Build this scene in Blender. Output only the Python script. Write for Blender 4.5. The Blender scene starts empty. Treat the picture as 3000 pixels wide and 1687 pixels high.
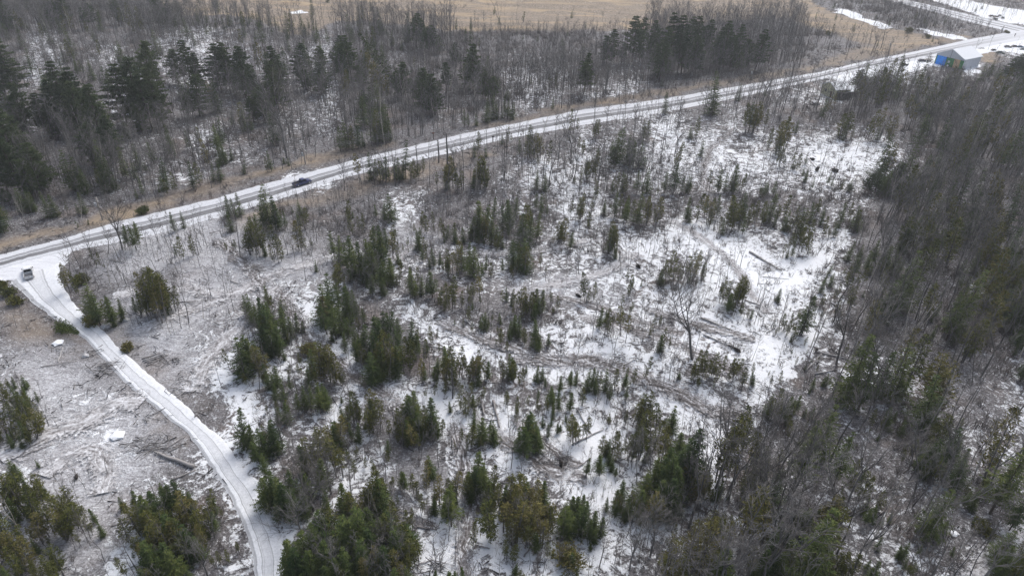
import bpy, math, random
import numpy as np
from mathutils import Matrix, Vector

# ---------------------------------------------------------------- camera, sky, sun, exposure
SC = bpy.context.scene
FPX, PITCH, ROLL, HC = 2027.0, math.radians(31.9), math.radians(1.76), 65.0   # focal length in pixels of a 3000 px wide frame
_F = np.array([0, math.cos(PITCH), -math.sin(PITCH)])
_R0 = np.array([1.0, 0, 0]); _U0 = np.array([0, math.sin(PITCH), math.cos(PITCH)])
_R = math.cos(ROLL) * _R0 + math.sin(ROLL) * _U0
_U = -math.sin(ROLL) * _R0 + math.cos(ROLL) * _U0
cam_data = bpy.data.cameras.new("camera")
cam = bpy.data.objects.new("camera", cam_data)
SC.collection.objects.link(cam)
cam_data.sensor_width = 36.0
cam_data.lens = 36.0 * FPX / 3000.0
cam_data.clip_start = 1.0
cam_data.clip_end = 9000.0
cam.matrix_world = Matrix(((_R[0], _U[0], -_F[0], 0), (_R[1], _U[1], -_F[1], 0), (_R[2], _U[2], -_F[2], HC), (0, 0, 0, 1)))
SC.camera = cam

SUN_EL, SUN_AZ = math.radians(48), math.radians(25)
world = bpy.data.worlds.new("World"); SC.world = world; world.use_nodes = True
wn = world.node_tree.nodes; wl = world.node_tree.links
sky = wn.new("ShaderNodeTexSky"); sky.sky_type = 'NISHITA'; sky.sun_disc = False
sky.sun_elevation = SUN_EL; sky.sun_rotation = SUN_AZ
sky.air_density = 1.0; sky.dust_density = 4.0; sky.ozone_density = 1.0
hs = wn.new("ShaderNodeHueSaturation"); hs.inputs['Saturation'].default_value = 0.62
wl.new(sky.outputs[0], hs.inputs['Color']); wl.new(hs.outputs[0], wn['Background'].inputs['Color'])
wn['Background'].inputs['Strength'].default_value = 0.14
sd = bpy.data.lights.new("overcast_sun", 'SUN'); sd.energy = 1.1; sd.angle = math.radians(28); sd.color = (1.0, 0.98, 0.96)
so = bpy.data.objects.new("overcast_sun", sd); SC.collection.objects.link(so)
so.rotation_euler = (math.radians(90) - SUN_EL, 0, -SUN_AZ + math.pi)
so.location = (0, 0, 120)
SC.view_settings.view_transform = 'Standard'; SC.view_settings.look = 'None'
SC.view_settings.exposure = 0.52; SC.view_settings.gamma = 1.0; SC.view_settings.use_curve_mapping = False
SC.cycles.max_bounces = 5; SC.cycles.diffuse_bounces = 3; SC.cycles.glossy_bounces = 1
SC.cycles.transparent_max_bounces = 8

rng = np.random.default_rng(11); random.seed(7)

# ---------------------------------------------------------------- measuring the place
def un(px, py, z=0.0):
    px = np.asarray(px, float); py = np.asarray(py, float)
    d = _F + _R * ((px - 1500) / FPX)[..., None] + _U * ((843.5 - py) / FPX)[..., None]
    return d[..., :2] * ((z - HC) / d[..., 2])[..., None]
def proj(x, y, z=0.0):
    P = np.stack(np.broadcast_arrays(np.asarray(x, float), np.asarray(y, float), np.asarray(z, float) - HC), -1)
    t = np.maximum(P @ _F, 1.0)
    return 1500 + FPX * (P @ _R) / t, 843.5 - FPX * (P @ _U) / t
def top_height(x, y, pytop):
    lo, hi = 0.3, 60.0
    for _ in range(30):
        m = (lo + hi) / 2
        if proj(x, y, m)[1] > pytop: lo = m
        else: hi = m
    return lo
TO = {'A': (0, 0), 'B': (1000, 0), 'C': (2000, 0), 'D': (0, 562), 'E': (1000, 562), 'F': (2000, 562), 'G': (0, 1124), 'H': (1000, 1124), 'I': (2000, 1124)}
def tp(tile, x, y):
    return TO[tile][0] + x / 2.576, TO[tile][1] + y / 2.576

_H = rng.random((64, 64, 3))
def vnoise(x, y, s, ch=0):
    x = np.asarray(x, float) / s + 1000; y = np.asarray(y, float) / s + 1000
    xi = np.floor(x).astype(int); yi = np.floor(y).astype(int); fx = x - xi; fy = y - yi
    fx = fx * fx * (3 - 2 * fx); fy = fy * fy * (3 - 2 * fy)
    h = _H[..., ch]
    a = h[xi % 64, yi % 64]; b = h[(xi + 1) % 64, yi % 64]; c = h[xi % 64, (yi + 1) % 64]; d = h[(xi + 1) % 64, (yi + 1) % 64]
    return (a * (1 - fx) + b * fx) * (1 - fy) + (c * (1 - fx) + d * fx) * fy
def inpoly(px, py, poly):
    px = np.asarray(px, float); py = np.asarray(py, float); r = np.zeros(px.shape, bool); n = len(poly)
    for i in range(n):
        x1, y1 = poly[i]; x2, y2 = poly[(i + 1) % n]
        if y1 == y2: continue
        c = ((y1 > py) != (y2 > py)) & (px < (x2 - x1) * (py - y1) / (y2 - y1) + x1)
        r ^= c
    return r

# survey maps: nine tiles of 9 rows x 16 digits each. Snow cover and stem density of the ground.
SNOW = {
'A': "1111110000000451 1453222566533234 1663663666554566 3663266565545556 3342266355464347 6633365333434556 2344334448544444 2234444444554321 2233445565211888",
'B': "0000000000000000 2222211001215533 2343332344333454 2233443566644544 3322444466456643 3322443455544567 3222334333465468 1112223366586777 3434233568865577",
'C': "0022002463535675 0000012356366548 1111222100122888 2222224678985433 2333566655444443 4464333322333334 6766667776664333 7867778888543334 6777667765433345",
'D': "2222332111222223 1111122222222234 3333333445543234 3333343344565334 3333333344567667 1223323334555686 3333335556666588 5433344446788568 5533333557888766",
'E': "3476434454676455 2365335545767547 3456656656675888 4566556655677775 5654445677777766 5467433434677678 4337875447686876 8533588745788868 8853467588888888",
'F': "4544455554333345 8766655654433344 9987678743443333 7899998633566433 8879986664455753 8768777544545433 8888977854333333 7789887677864467 4578877877765567",
'G': "3466653436796443 3347765544496557 4467774445675566 5665676556677446 6544566656677546 7544556555566445 6743467644556775 5444478654567744 4554588754567744",
'H': "8788986454688689 5445896877798667 6534686998899756 7743575899998655 8754476756999786 6448775445688865 4444899876667777 4457998887687765 4448997777887544",
'I': "8757765667865467 9867555666665678 7876765675445778 7875665566546667 6765666678668766 6875755786676556 6786856776766658 6888975687776578 7788866777788785"}
STEM = {
'A': "6666666622121223 5665556665545443 5455665554455554 3455345544554555 2334323543554556 4334333344556556 4565555545556655 6666655555543421 6666665431000000",
'B': "3433342111000035 6666677788887677 6677778888777667 6677778888887767 6677777788887766 6666666777765543 5544433222211223 2211000112234443 1111123334433333",
'C': "1124324578875323 5677766536887531 7788763245310011 7887520023355578 4445554678989999 3445677899999999 2233333445799999 2223333334799999 2222333468888888",
'D': "5654333443345555 2100124555444444 0001465544443443 0004554443223322 0002344322211012 3100233322111012 2100111110013212 0010000000012212 0000000000112212",
'E': "4313543443345556 3212433443234432 2222222222223435 2222232222112356 2233223332111345 3222233343123344 4321122234323445 3332111122222233 0133211111222112",
'F': "6666556688999999 3455555689999999 1111233379999999 4321112479999999 5542223579999999 3442335689999999 3222234589999999 1111233466679987 4322333356678877",
'G': "1100000000001212 1110000000001221 1100000000001122 0000000000001222 2211110001001232 2222110001000121 2323211001000111 3333210112000011 2223211112100011",
'H': "2211011112122232 3321001111111343 3443110111111444 3444321111112444 2233211111112344 2232112222223344 1212112233334555 2222112233345666 2222112223346666",
'I': "2333466678767766 2244577777777766 3245678767776666 4446677666777666 5646776666666666 5557775667666655 6555665666765433 6555356655665432 6544456665555434"}
def mapof(D):
    M = np.zeros((27, 48))
    for k, (ox, oy) in TO.items():
        rows = D[k].split(); assert len(rows) == 9 and all(len(r) == 16 for r in rows), (k, [len(r) for r in rows])
        for i, r in enumerate(rows):
            for j, c in enumerate(r): M[oy // 562 * 9 + i, ox // 1000 * 16 + j] = int(c) / 9
    return M
SNOW_M, STEM_M = mapof(SNOW), mapof(STEM)
def look(M, x, y):
    px, py = proj(x, y, 0)
    px = px + (vnoise(x, y, 5, 1) - .5) * 22; py = py + (vnoise(x, y, 5, 2) - .5) * 16
    u = np.clip(px / 62.5 - .5, 0, 46.999); v = np.clip(py / 62.48 - .5, 0, 25.999)
    i = v.astype(int); j = u.astype(int); fv = v - i; fu = u - j
    return (M[i, j] * (1 - fu) + M[i, j + 1] * fu) * (1 - fv) + (M[i + 1, j] * (1 - fu) + M[i + 1, j + 1] * fu) * fv

# ---------------------------------------------------------------- roads (surveyed edge lines)
UP = [(-330, 838), (-200, 802), (-60, 765), (0, 748), (194, 696), (350, 647), (505, 612), (640, 577), (699, 559), (1000, 477), (1194, 431), (1349, 392), (1505, 361), (1699, 322), (1932, 291), (2186, 248), (2408, 210), (2505, 186), (2699, 147), (2835, 116), (2951, 95), (3120, 62), (3300, 27)]
LO = [(-330, 890), (-200, 852), (-60, 812), (0, 795), (155, 748), (330, 715), (485, 680), (660, 632), (757, 605), (893, 562), (1000, 524), (1116, 497), (1349, 443), (1458, 413), (1776, 357), (1970, 326), (2175, 284), (2500, 213), (2737, 169), (2880, 140), (3000, 118), (3120, 95), (3300, 60)]
SL = [(30, 826), (50, 841), (100, 885), (155, 927), (248, 989), (295, 1039), (367, 1121), (439, 1174), (552, 1275), (606, 1345), (676, 1450), (719, 1551), (742, 1641), (746, 1720), (745, 1850)]
SR = [(176, 770), (171, 810), (190, 855), (221, 892), (310, 981), (373, 1039), (462, 1124), (536, 1182), (606, 1252), (680, 1318), (727, 1388), (769, 1454), (808, 1532), (835, 1621), (842, 1720), (845, 1850)]
RU = [(2560, -22), (2624, -6), (2713, 12), (2790, 31), (2878, 52), (3000, 80), (3200, 118)]
RL = [(2560, -8), (2624, 8), (2713, 30), (2790, 52), (2860, 71), (2950, 93), (3030, 110), (3200, 140)]
def resample(P, n):
    P = np.array([un(*p) for p in P]); d = np.r_[0, np.cumsum(np.hypot(*np.diff(P, axis=0).T))]
    t = np.linspace(0, d[-1], n); Q = np.stack([np.interp(t, d, P[:, 0]), np.interp(t, d, P[:, 1])], 1)
    k = max(3, int(6 / (d[-1] / n))) | 1; w = np.hanning(k + 2)[1:-1]; w /= w.sum()
    E = np.pad(Q, ((k // 2, k // 2), (0, 0)), 'reflect', reflect_type='odd')
    return np.stack([np.convolve(E[:, i], w, 'valid') for i in (0, 1)], 1), d[-1]
ROADS = {}
for nm, (a, b) in {'road': (UP, LO), 'side_road': (SL, SR), 'back_road': (RU, RL)}.items():
    _, L = resample(a, 200); n = int(L / .8)
    A, _ = resample(a, n); B, _ = resample(b, n); ROADS[nm] = (A, B, L)
JUNC = [(-330, 885), (-330, 935), (-60, 850), (0, 835), (30, 826), (50, 843), (120, 880), (185, 850), (178, 810), (188, 775), (222, 730), (100, 748), (0, 778), (-60, 796)]
YARD = [(2440, 226), (2600, 192), (2740, 168), (2760, 190), (2700, 205), (2650, 215), (2560, 225), (2500, 240), (2430, 262)]
YARD2 = [(2840, 145), (2960, 122), (3120, 95), (3120, 150), (3000, 165), (2930, 150), (2870, 160)]
YARD3 = [(2858, 183), (2880, 190), (2860, 212), (2830, 228), (2815, 210)]
YARD4 = [(2880, 128), (3000, 98), (3100, 85), (3100, 100), (2950, 135)]
def roadpoly():
    out = []
    for nm in ROADS:
        A, B, _ = ROADS[nm]; out.append(np.vstack([A[::4], B[::-4]]))
    out.append(np.array([un(*p) for p in JUNC])); return out
RP = roadpoly()
def on_road(x, y):
    r = np.zeros(np.shape(x), bool)
    for p in RP: r |= inpoly(x, y, p)
    return r
def road_dist(x, y):
    x = np.asarray(x, float); y = np.asarray(y, float); d = np.full(x.shape, 1e9)
    for nm in ROADS:
        A, B, _ = ROADS[nm]
        for Q in (A[::6], B[::6], (A + B)[::6] / 2):
            for q in Q: d = np.minimum(d, (x - q[0]) ** 2 + (y - q[1]) ** 2)
    return np.sqrt(d)
BARN0 = un(2776, 194); HOUSE0 = un(2430, 270)
_gx, _gy = np.meshgrid(np.arange(-400, 460, 4.0), np.arange(0, 560, 4.0), indexing='ij')
_rd = road_dist(_gx, _gy); _rd[on_road(_gx, _gy)] = 0
def rdist(x, y):
    u = np.clip((np.asarray(x, float) + 400) / 4, 0, _gx.shape[0] - 1.01); v = np.clip(np.asarray(y, float) / 4, 0, _gx.shape[1] - 1.01)
    i = u.astype(int); j = v.astype(int); a = u - i; b = v - j
    return (_rd[i, j] * (1 - a) + _rd[i + 1, j] * a) * (1 - b) + (_rd[i, j + 1] * (1 - a) + _rd[i + 1, j + 1] * a) * b
def hgt(x, y):
    x = np.asarray(x, float); y = np.asarray(y, float)
    k = np.clip((rdist(x, y) - 5) / 14, 0, 1)
    k = k * np.clip((np.hypot(x - BARN0[0], y - BARN0[1]) - 18) / 15, 0, 1) * np.clip((np.hypot(x - HOUSE0[0], y - HOUSE0[1]) - 12) / 12, 0, 1)
    return k * ((vnoise(x, y, 9, 0) - .5) * .8 + (vnoise(x, y, 31, 1) - .5) * 1.6)

# ---------------------------------------------------------------- mesh + material helpers
def mesh_np(name, V, T, mats, mi=None, parent=None, attrs=None, uv=None, smooth=False):
    me = bpy.data.meshes.new(name); V = np.asarray(V, np.float32); T = np.asarray(T, np.int32); k = T.shape[1]
    me.vertices.add(len(V)); me.vertices.foreach_set('co', V.ravel())
    me.loops.add(T.size); me.loops.foreach_set('vertex_index', T.ravel())
    me.polygons.add(len(T)); me.polygons.foreach_set('loop_start', np.arange(0, T.size, k, dtype=np.int32))
    if mi is not None: me.polygons.foreach_set('material_index', np.asarray(mi, np.int32))
    if smooth: me.polygons.foreach_set('use_smooth', np.ones(len(T), bool))
    me.update(calc_edges=True)
    for m in (mats if isinstance(mats, list) else [mats]): me.materials.append(m)
    for an, av in (attrs or {}).items():
        a = me.attributes.new(an, 'FLOAT', 'POINT'); a.data.foreach_set('value', np.asarray(av, np.float32))
    if uv is not None:
        l = me.uv_layers.new(name='UVMap'); l.data.foreach_set('uv', np.asarray(uv, np.float32)[T.ravel()].ravel())
    return me
def link(name, data, parent=None):
    o = bpy.data.objects.new(name, data); SC.collection.objects.link(o)
    if parent is not None: o.parent = parent
    return o
def tag(o, label=None, cat=None, group=None, kind=None):
    if label: o['label'] = label
    if cat: o['category'] = cat
    if group: o['group'] = group
    if kind: o['kind'] = kind
    return o

class NT:
    def __init__(s, name, rough=.9, spec=.2):
        s.m = bpy.data.materials.new(name); s.m.use_nodes = True; s.n = s.m.node_tree.nodes; s.l = s.m.node_tree.links
        s.b = s.n['Principled BSDF']; s.b.inputs['Roughness'].default_value = rough; s.b.inputs['Specular IOR Level'].default_value = spec
    def new(s, t, **k):
        n = s.n.new(t)
        for a, b in k.items(): setattr(n, a, b)
        return n
    def inp(s, sock, v):
        if hasattr(v, 'links'): s.l.new(v, sock)
        else: sock.default_value = v
    def attr(s, name): n = s.new('ShaderNodeAttribute', attribute_name=name); return n.outputs['Fac']
    def pos(s, obj=False):
        return s.new('ShaderNodeTexCoord').outputs['Object'] if obj else s.new('ShaderNodeNewGeometry').outputs['Position']
    def mapping(s, vec, scale=(1, 1, 1), rot=(0, 0, 0)):
        n = s.new('ShaderNodeMapping'); s.l.new(vec, n.inputs['Vector']); n.inputs['Scale'].default_value = scale; n.inputs['Rotation'].default_value = rot; return n.outputs[0]
    def noise(s, vec, scale, detail=4, rough=.55, dist=0):
        n = s.new('ShaderNodeTexNoise'); s.l.new(vec, n.inputs['Vector']); n.inputs['Scale'].default_value = scale
        n.inputs['Detail'].default_value = detail; n.inputs['Roughness'].default_value = rough; n.inputs['Distortion'].default_value = dist; return n.outputs['Fac']
    def math(s, op, a, b=0.0, c=0.0, clamp=False):
        n = s.new('ShaderNodeMath', operation=op); n.use_clamp = clamp; s.inp(n.inputs[0], a); s.inp(n.inputs[1], b); s.inp(n.inputs[2], c); return n.outputs[0]
    def mix(s, f, a, b):
        n = s.new('ShaderNodeMix', data_type='RGBA'); s.inp(n.inputs[0], f)
        for sk, v in ((n.inputs[6], a), (n.inputs[7], b)):
            if hasattr(v, 'links'): s.l.new(v, sk)
            else: sk.default_value = (*v, 1)
        return n.outputs[2]
    def ramp(s, f, stops):
        n = s.new('ShaderNodeValToRGB'); s.l.new(f, n.inputs[0]); e = n.color_ramp.elements
        while len(e) < len(stops): e.new(.5)
        for k, (p, c) in enumerate(stops): e[k].position = p; e[k].color = (*c, 1)
        return n.outputs[0]
    def step(s, v, thr, k):   # soft threshold
        return s.math('MULTIPLY', s.math('SUBTRACT', v, thr), k, clamp=True)
    def color(s, c): s.l.new(c, s.b.inputs['Base Color'])
    def bump(s, h, st=.4, d=.1):
        n = s.new('ShaderNodeBump'); s.l.new(h, n.inputs['Height']); n.inputs['Strength'].default_value = st; n.inputs['Distance'].default_value = d; s.l.new(n.outputs[0], s.b.inputs['Normal'])
def flat(name, c, rough=.8, spec=.3, var=.25, scale=3.0, metal=0.0):
    t = NT(name, rough, spec); n = t.noise(t.pos(True), scale, 4, .6)
    t.color(t.ramp(n, [(.3, tuple(x * (1 - var) for x in c)), (.7, tuple(min(1, x * (1 + var)) for x in c))])); t.b.inputs['Metallic'].default_value = metal
    return t.m
def foliage(name, cols, rnd=.5, isl=.5):
    t = NT(name, .85, .12)
    oi = t.new('ShaderNodeObjectInfo').outputs['Random']; ri = t.new('ShaderNodeNewGeometry').outputs['Random Per Island']
    f = t.math('ADD', t.math('MULTIPLY', oi, rnd), t.math('MULTIPLY', ri, isl), clamp=True)
    n = len(cols); t.color(t.ramp(f, [(i / (n - 1), c) for i, c in enumerate(cols)])); return t.m
M = {}
M['spruce'] = foliage('spruce_needles', [(.016, .033, .012), (.038, .062, .019), (.085, .108, .030), (.15, .16, .048)], .45, .45)
M['pine'] = foliage('pine_needles', [(.022, .042, .018), (.044, .070, .028), (.080, .105, .040), (.125, .145, .06)], .4, .5)
M['cedar'] = foliage('cedar_foliage', [(.038, .055, .018), (.080, .090, .024), (.13, .130, .034), (.15, .125, .048), (.21, .20, .065)], .6, .4)
M['bark'] = foliage('grey_bark', [(.055, .051, .050), (.095, .090, .087), (.15, .144, .14), (.24, .232, .225)], .6, .4)
M['dark_bark'] = foliage('dark_bark', [(.045, .036, .03), (.075, .06, .05), (.10, .085, .07)], .5, .5)
M['twig'] = foliage('bare_twigs', [(.070, .065, .064), (.112, .106, .104), (.160, .153, .150), (.24, .232, .228)], .7, .3)
M['birch'] = foliage('pale_birch_bark', [(.28, .26, .23), (.40, .37, .33), (.50, .47, .43)], .5, .5)
M['brush'] = foliage('reddish_brush', [(.062, .052, .050), (.105, .090, .086), (.16, .142, .136), (.24, .218, .205)], .5, .5)
M['slash'] = foliage('cut_slash_wood', [(.032, .028, .027), (.058, .052, .050), (.105, .098, .097), (.24, .235, .238), (.52, .53, .55)], .3, .7)
M['log'] = foliage('weathered_log', [(.24, .22, .21), (.34, .325, .32), (.48, .47, .47)], .7, .3)
# ---------------------------------------------------------------- ground
def pixpoly(P): return np.array([un(*p) for p in P])
TAN = [[(380, -60), (505, 40), (560, 45), (640, 45), (760, 60), (840, 95), (900, 110), (980, 62), (1080, 62), (1300, 85), (1500, 92), (1700, 92), (1900, 85), (2100, 60), (2300, 55), (2480, 110), (2560, 140), (2700, 138), (2760, 122), (2700, 100), (2560, 72), (2450, 40), (2380, 10), (2330, -60)],
       [(-60, 750), (0, 735), (300, 655), (560, 585), (700, 552), (820, 512), (1000, 465), (1160, 425), (1160, 408), (1000, 430), (840, 478), (700, 512), (560, 540), (400, 590), (200, 655), (0, 700), (-60, 710)],
       [(1400, 380), (1700, 318), (1930, 285), (2180, 242), (2400, 203), (2560, 168), (2760, 128), (2840, 110), (2830, 95), (2640, 130), (2500, 140), (2380, 190), (2180, 228), (1930, 262), (1700, 300), (1400, 368)],
       [(0, 840), (50, 850), (150, 935), (245, 1000), (290, 1050), (360, 1130), (320, 1120), (230, 1060), (150, 1010), (60, 990), (0, 1000)],
       [(445, 1185), (500, 1235), (560, 1300), (520, 1310), (470, 1265), (435, 1215)],
       [(175, 830), (225, 905), (300, 985), (375, 1050), (470, 1140), (560, 1215), (660, 1310), (640, 1280), (580, 1190), (490, 1120), (400, 1030), (320, 950), (240, 880), (200, 830)],
       [(640, 640), (900, 570), (1100, 515), (1330, 455), (1460, 428), (1460, 450), (1300, 500), (1100, 560), (900, 610), (700, 670)],
       [(2862, 150), (2890, 145), (2920, 158), (2930, 180), (2890, 188), (2868, 170)]]
TANW = [1.0, .62, .62, .36, .8, .6, .45, .8]
DUST = [[(0, 1000), (120, 1010), (260, 1070), (360, 1140), (460, 1220), (480, 1290), (520, 1330), (450, 1400), (400, 1440), (330, 1687), (120, 1687), (0, 1480)],
        [(240, 950), (330, 900), (560, 790), (700, 770), (770, 800), (740, 880), (680, 930), (600, 1000), (600, 1180), (480, 1110), (380, 1030)],
        [(540, 640), (760, 620), (1000, 780), (960, 850), (760, 850), (560, 800), (300, 830), (330, 700)],
        [(1150, 650), (1230, 640), (1260, 720), (1180, 740), (1130, 700)], [(1060, 1130), (1120, 1250), (1200, 1500), (1260, 1540), (1300, 1480), (1180, 1300), (1130, 1130)],
        [(1500, 800), (1800, 830), (1900, 900), (1700, 900), (1500, 860)]]
def smooth_poly(x, y, P, soft):
    Q = pixpoly(P); c = np.zeros(np.shape(x)); n = 0
    for dx, dy in ((0, 0), (soft, 0), (-soft, 0), (0, soft), (0, -soft), (soft * .7, soft * .7), (-soft * .7, soft * .7), (soft * .7, -soft * .7), (-soft * .7, -soft * .7)):
        c += inpoly(x + dx, y + dy, Q); n += 1
    return c / n
def XB(py): return np.interp(py, [320, 480, 560, 700, 900, 1200, 1700], [2470, 2740, 2580, 2490, 2480, 2230, 2000])
def zones(x, y):
    jx = x + (vnoise(x, y, 4, 0) - .5) * 5; jy = y + (vnoise(x, y, 4, 2) - .5) * 5
    snow = look(SNOW_M, x, y); tan = np.zeros(np.shape(x)); dust = np.zeros(np.shape(x))
    for P, w in zip(TAN, TANW): tan = np.maximum(tan, smooth_poly(jx, jy, P, 2.0) * w)
    for P in DUST: dust = np.maximum(dust, smooth_poly(jx, jy, P, 4.0))
    yard = np.zeros(np.shape(x))
    for P in (YARD, YARD2, YARD3, YARD4, [(2500, 35), (2540, 50), (2620, 78), (2600, 86), (2520, 62), (2455, 38), (2450, 25)], [(2700, 83), (2760, 92), (2845, 116), (2830, 121), (2760, 108), (2700, 92)], [(850, 38), (890, 28), (898, 38), (865, 44)], [(2690, -8), (2760, 8), (2850, 40), (2960, 66), (3100, 90), (3100, 50), (2900, 15), (2760, -20)], [(2870, 40), (3000, 60), (3000, 75), (2870, 52)]):
        yard = np.maximum(yard, smooth_poly(jx, jy, P, 1.2))
    px_, py_ = proj(x, y, 0); snow = snow * np.where((px_ > XB(py_)) , .72, 1.0)
    return snow, tan, dust, yard
gx = np.r_[-3200, -1600, -900, -600, -480, np.arange(-400, 460, 1.25), 520, 700, 1000, 1800, 3200]
gy = np.r_[-900, -300, -60, 0, np.arange(20, 560, 1.25), 600, 680, 900, 1500, 2600, 4200]
GX, GY = np.meshgrid(gx, gy, indexing='ij')
fine = (GX > -401) & (GX < 460) & (GY > 15) & (GY < 561)
GZ = hgt(GX, GY) * fine
sn, ta, du, ya = zones(GX.ravel(), GY.ravel())
nx, ny = GX.shape; idx = np.arange(nx * ny).reshape(nx, ny)
T = np.stack([idx[:-1, :-1], idx[1:, :-1], idx[1:, 1:], idx[:-1, 1:]], -1).reshape(-1, 4)
t = NT('snowy_cutover_ground', .9, .15)
P = t.pos()
P2 = t.mapping(P, (1, 1, 1))
n1 = t.noise(P2, .42, 8, .66, 1.6)
n2 = t.noise(P2, 1.5, 6, .72, .8)
n3 = t.noise(P2, 4.2, 5, .75, .5)
nf = t.noise(P2, 7.0, 3, .6)
aS, aT, aD, aY = t.attr('snow'), t.attr('tan'), t.attr('dust'), t.attr('yard')
S2 = t.math('SUBTRACT', t.math('SUBTRACT', aS, t.math('MULTIPLY', aT, .62)), t.math('MULTIPLY', aD, .16))
S2 = t.math('MAXIMUM', S2, t.math('MULTIPLY', aY, 1.25))
nn = t.math('ADD', t.math('ADD', t.math('MULTIPLY', n1, .55), t.math('MULTIPLY', n2, .30)), t.math('MULTIPLY', n3, .15))
thr = t.math('SUBTRACT', .665, t.math('MULTIPLY', S2, .285))
mask = t.step(nn, thr, 17)
lf = t.math('ADD', t.math('MULTIPLY', n3, .6), t.math('MULTIPLY', n2, .4))
litter = t.ramp(lf, [(.32, (.030, .027, .028)), (.44, (.080, .074, .075)), (.52, (.170, .163, .168)), (.58, (.34, .34, .355)), (.65, (.66, .675, .71))])
red = t.noise(P2, .12, 3, .5)
litter = t.mix(t.step(red, .52, 5), litter, t.ramp(lf, [(.34, (.055, .043, .038)), (.48, (.13, .105, .094)), (.58, (.24, .21, .195)), (.67, (.55, .55, .57))]))
# snow-dusted, raked slash: pale streaky grey
st1 = t.noise(t.mapping(P, (.8, 2.6, 1), (0, 0, .5)), 1.0, 6, .68, 1.2)
dusted = t.ramp(t.math('ADD', t.math('MULTIPLY', st1, .5), t.math('MULTIPLY', n3, .5)), [(.32, (.09, .087, .092)), (.41, (.22, .217, .228)), (.48, (.40, .40, .42)), (.55, (.59, .60, .63)), (.63, (.79, .81, .85))])
base = t.mix(t.math('MULTIPLY', aD, .78), litter, dusted)
tanc = t.ramp(t.noise(P2, 1.1, 8, .74), [(.3, (.085, .07, .056)), (.45, (.18, .145, .112)), (.56, (.28, .23, .18)), (.69, (.50, .46, .42))])
fld = t.noise(t.mapping(P, (.02, .10, 1), (0, 0, -.35)), 1.0, 5, .6)
tanc = t.mix(t.step(fld, .50, 7), tanc, t.ramp(nf, [(.3, (.28, .21, .135)), (.7, (.45, .35, .235))]))
base = t.mix(t.step(aT, .12, 1.6), base, tanc)
snowc = t.ramp(nf, [(.3, (.66, .68, .72)), (.6, (.82, .84, .87))])
t.color(t.mix(mask, base, snowc))
t.bump(t.math('ADD', t.math('MULTIPLY', mask, .5), nn), .55, .35)
g = link('ground', mesh_np('ground', np.stack([GX, GY, GZ], -1).reshape(-1, 3), T, t.m, attrs={'snow': sn, 'tan': ta, 'dust': du, 'yard': ya}, smooth=True))
tag(g, 'snow patched logged ground with brown litter and pale grass', kind='structure')

# ---------------------------------------------------------------- roads
def road_mat(name, kind):
    t = NT(name, .8, .2); uv = t.new('ShaderNodeUVMap').outputs[0]; P = t.pos()
    sx = t.new('ShaderNodeSeparateXYZ'); t.l.new(uv, sx.inputs[0]); u, v = sx.outputs[0], sx.outputs[1]
    wob = t.noise(t.mapping(uv, (.0, .03, 1)), 1.0, 3)
    u2 = t.math('ADD', u, t.math('MULTIPLY', t.math('SUBTRACT', wob, .5), .05))
    streak = t.noise(t.mapping(uv, (42, .09, 1)), 1.0, 5, .65)
    grain = t.noise(P, 3.5, 5, .7)
    def band(c, w):   # 1 inside the wheel track
        d = t.math('ABSOLUTE', t.math('SUBTRACT', u2, c)); return t.math('MULTIPLY', t.math('SUBTRACT', 1.0, t.math('DIVIDE', d, w)), 3.0, clamp=True)
    if kind == 'main':
        specs = [(.35, .05, .75), (.43, .035, .6), (.56, .075, 1.0), (.65, .07, 1.0), (.86, .012, .35)]
    elif kind == 'side':
        specs = [(.27, .022, .5), (.62, .022, .5), (.45, .20, .16), (.33, .012, .35), (.56, .012, .3), (.06, .06, .5)]
    else:
        specs = [(.36, .07, .75), (.62, .07, .8), (.2, .03, .3)]
    m = None
    for c, w, a in specs:
        b = t.math('MULTIPLY', band(c, w), a); m = b if m is None else t.math('MAXIMUM', m, b)
    m = t.math('MULTIPLY', m, t.math('ADD', .5, t.math('MULTIPLY', t.step(streak, .32, 3.0), .8)), clamp=True)
    if kind == 'main':   # the far end of the road is still white
        m = t.math('MULTIPLY', m, t.math('SUBTRACT', 1.0, t.math('MULTIPLY', t.step(v, 350.0, .012), .82)), clamp=True)
    dirt = t.ramp(grain, [(.3, (.085, .085, .09)), (.7, (.19, .19, .20))])
    snow = t.ramp(t.math('ADD', t.math('MULTIPLY', grain, .6), t.math('MULTIPLY', streak, .4)), [(.3, (.36, .37, .40)), (.44, (.52, .535, .57)), (.6, (.68, .695, .73))])
    if kind == 'side': snow = t.mix(.55, snow, t.ramp(grain, [(.3, (.66, .68, .71)), (.6, (.84, .86, .89))]))
    t.color(t.mix(m, snow, dirt)); t.bump(t.math('SUBTRACT', grain, m), .4, .08); return t.m
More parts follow.
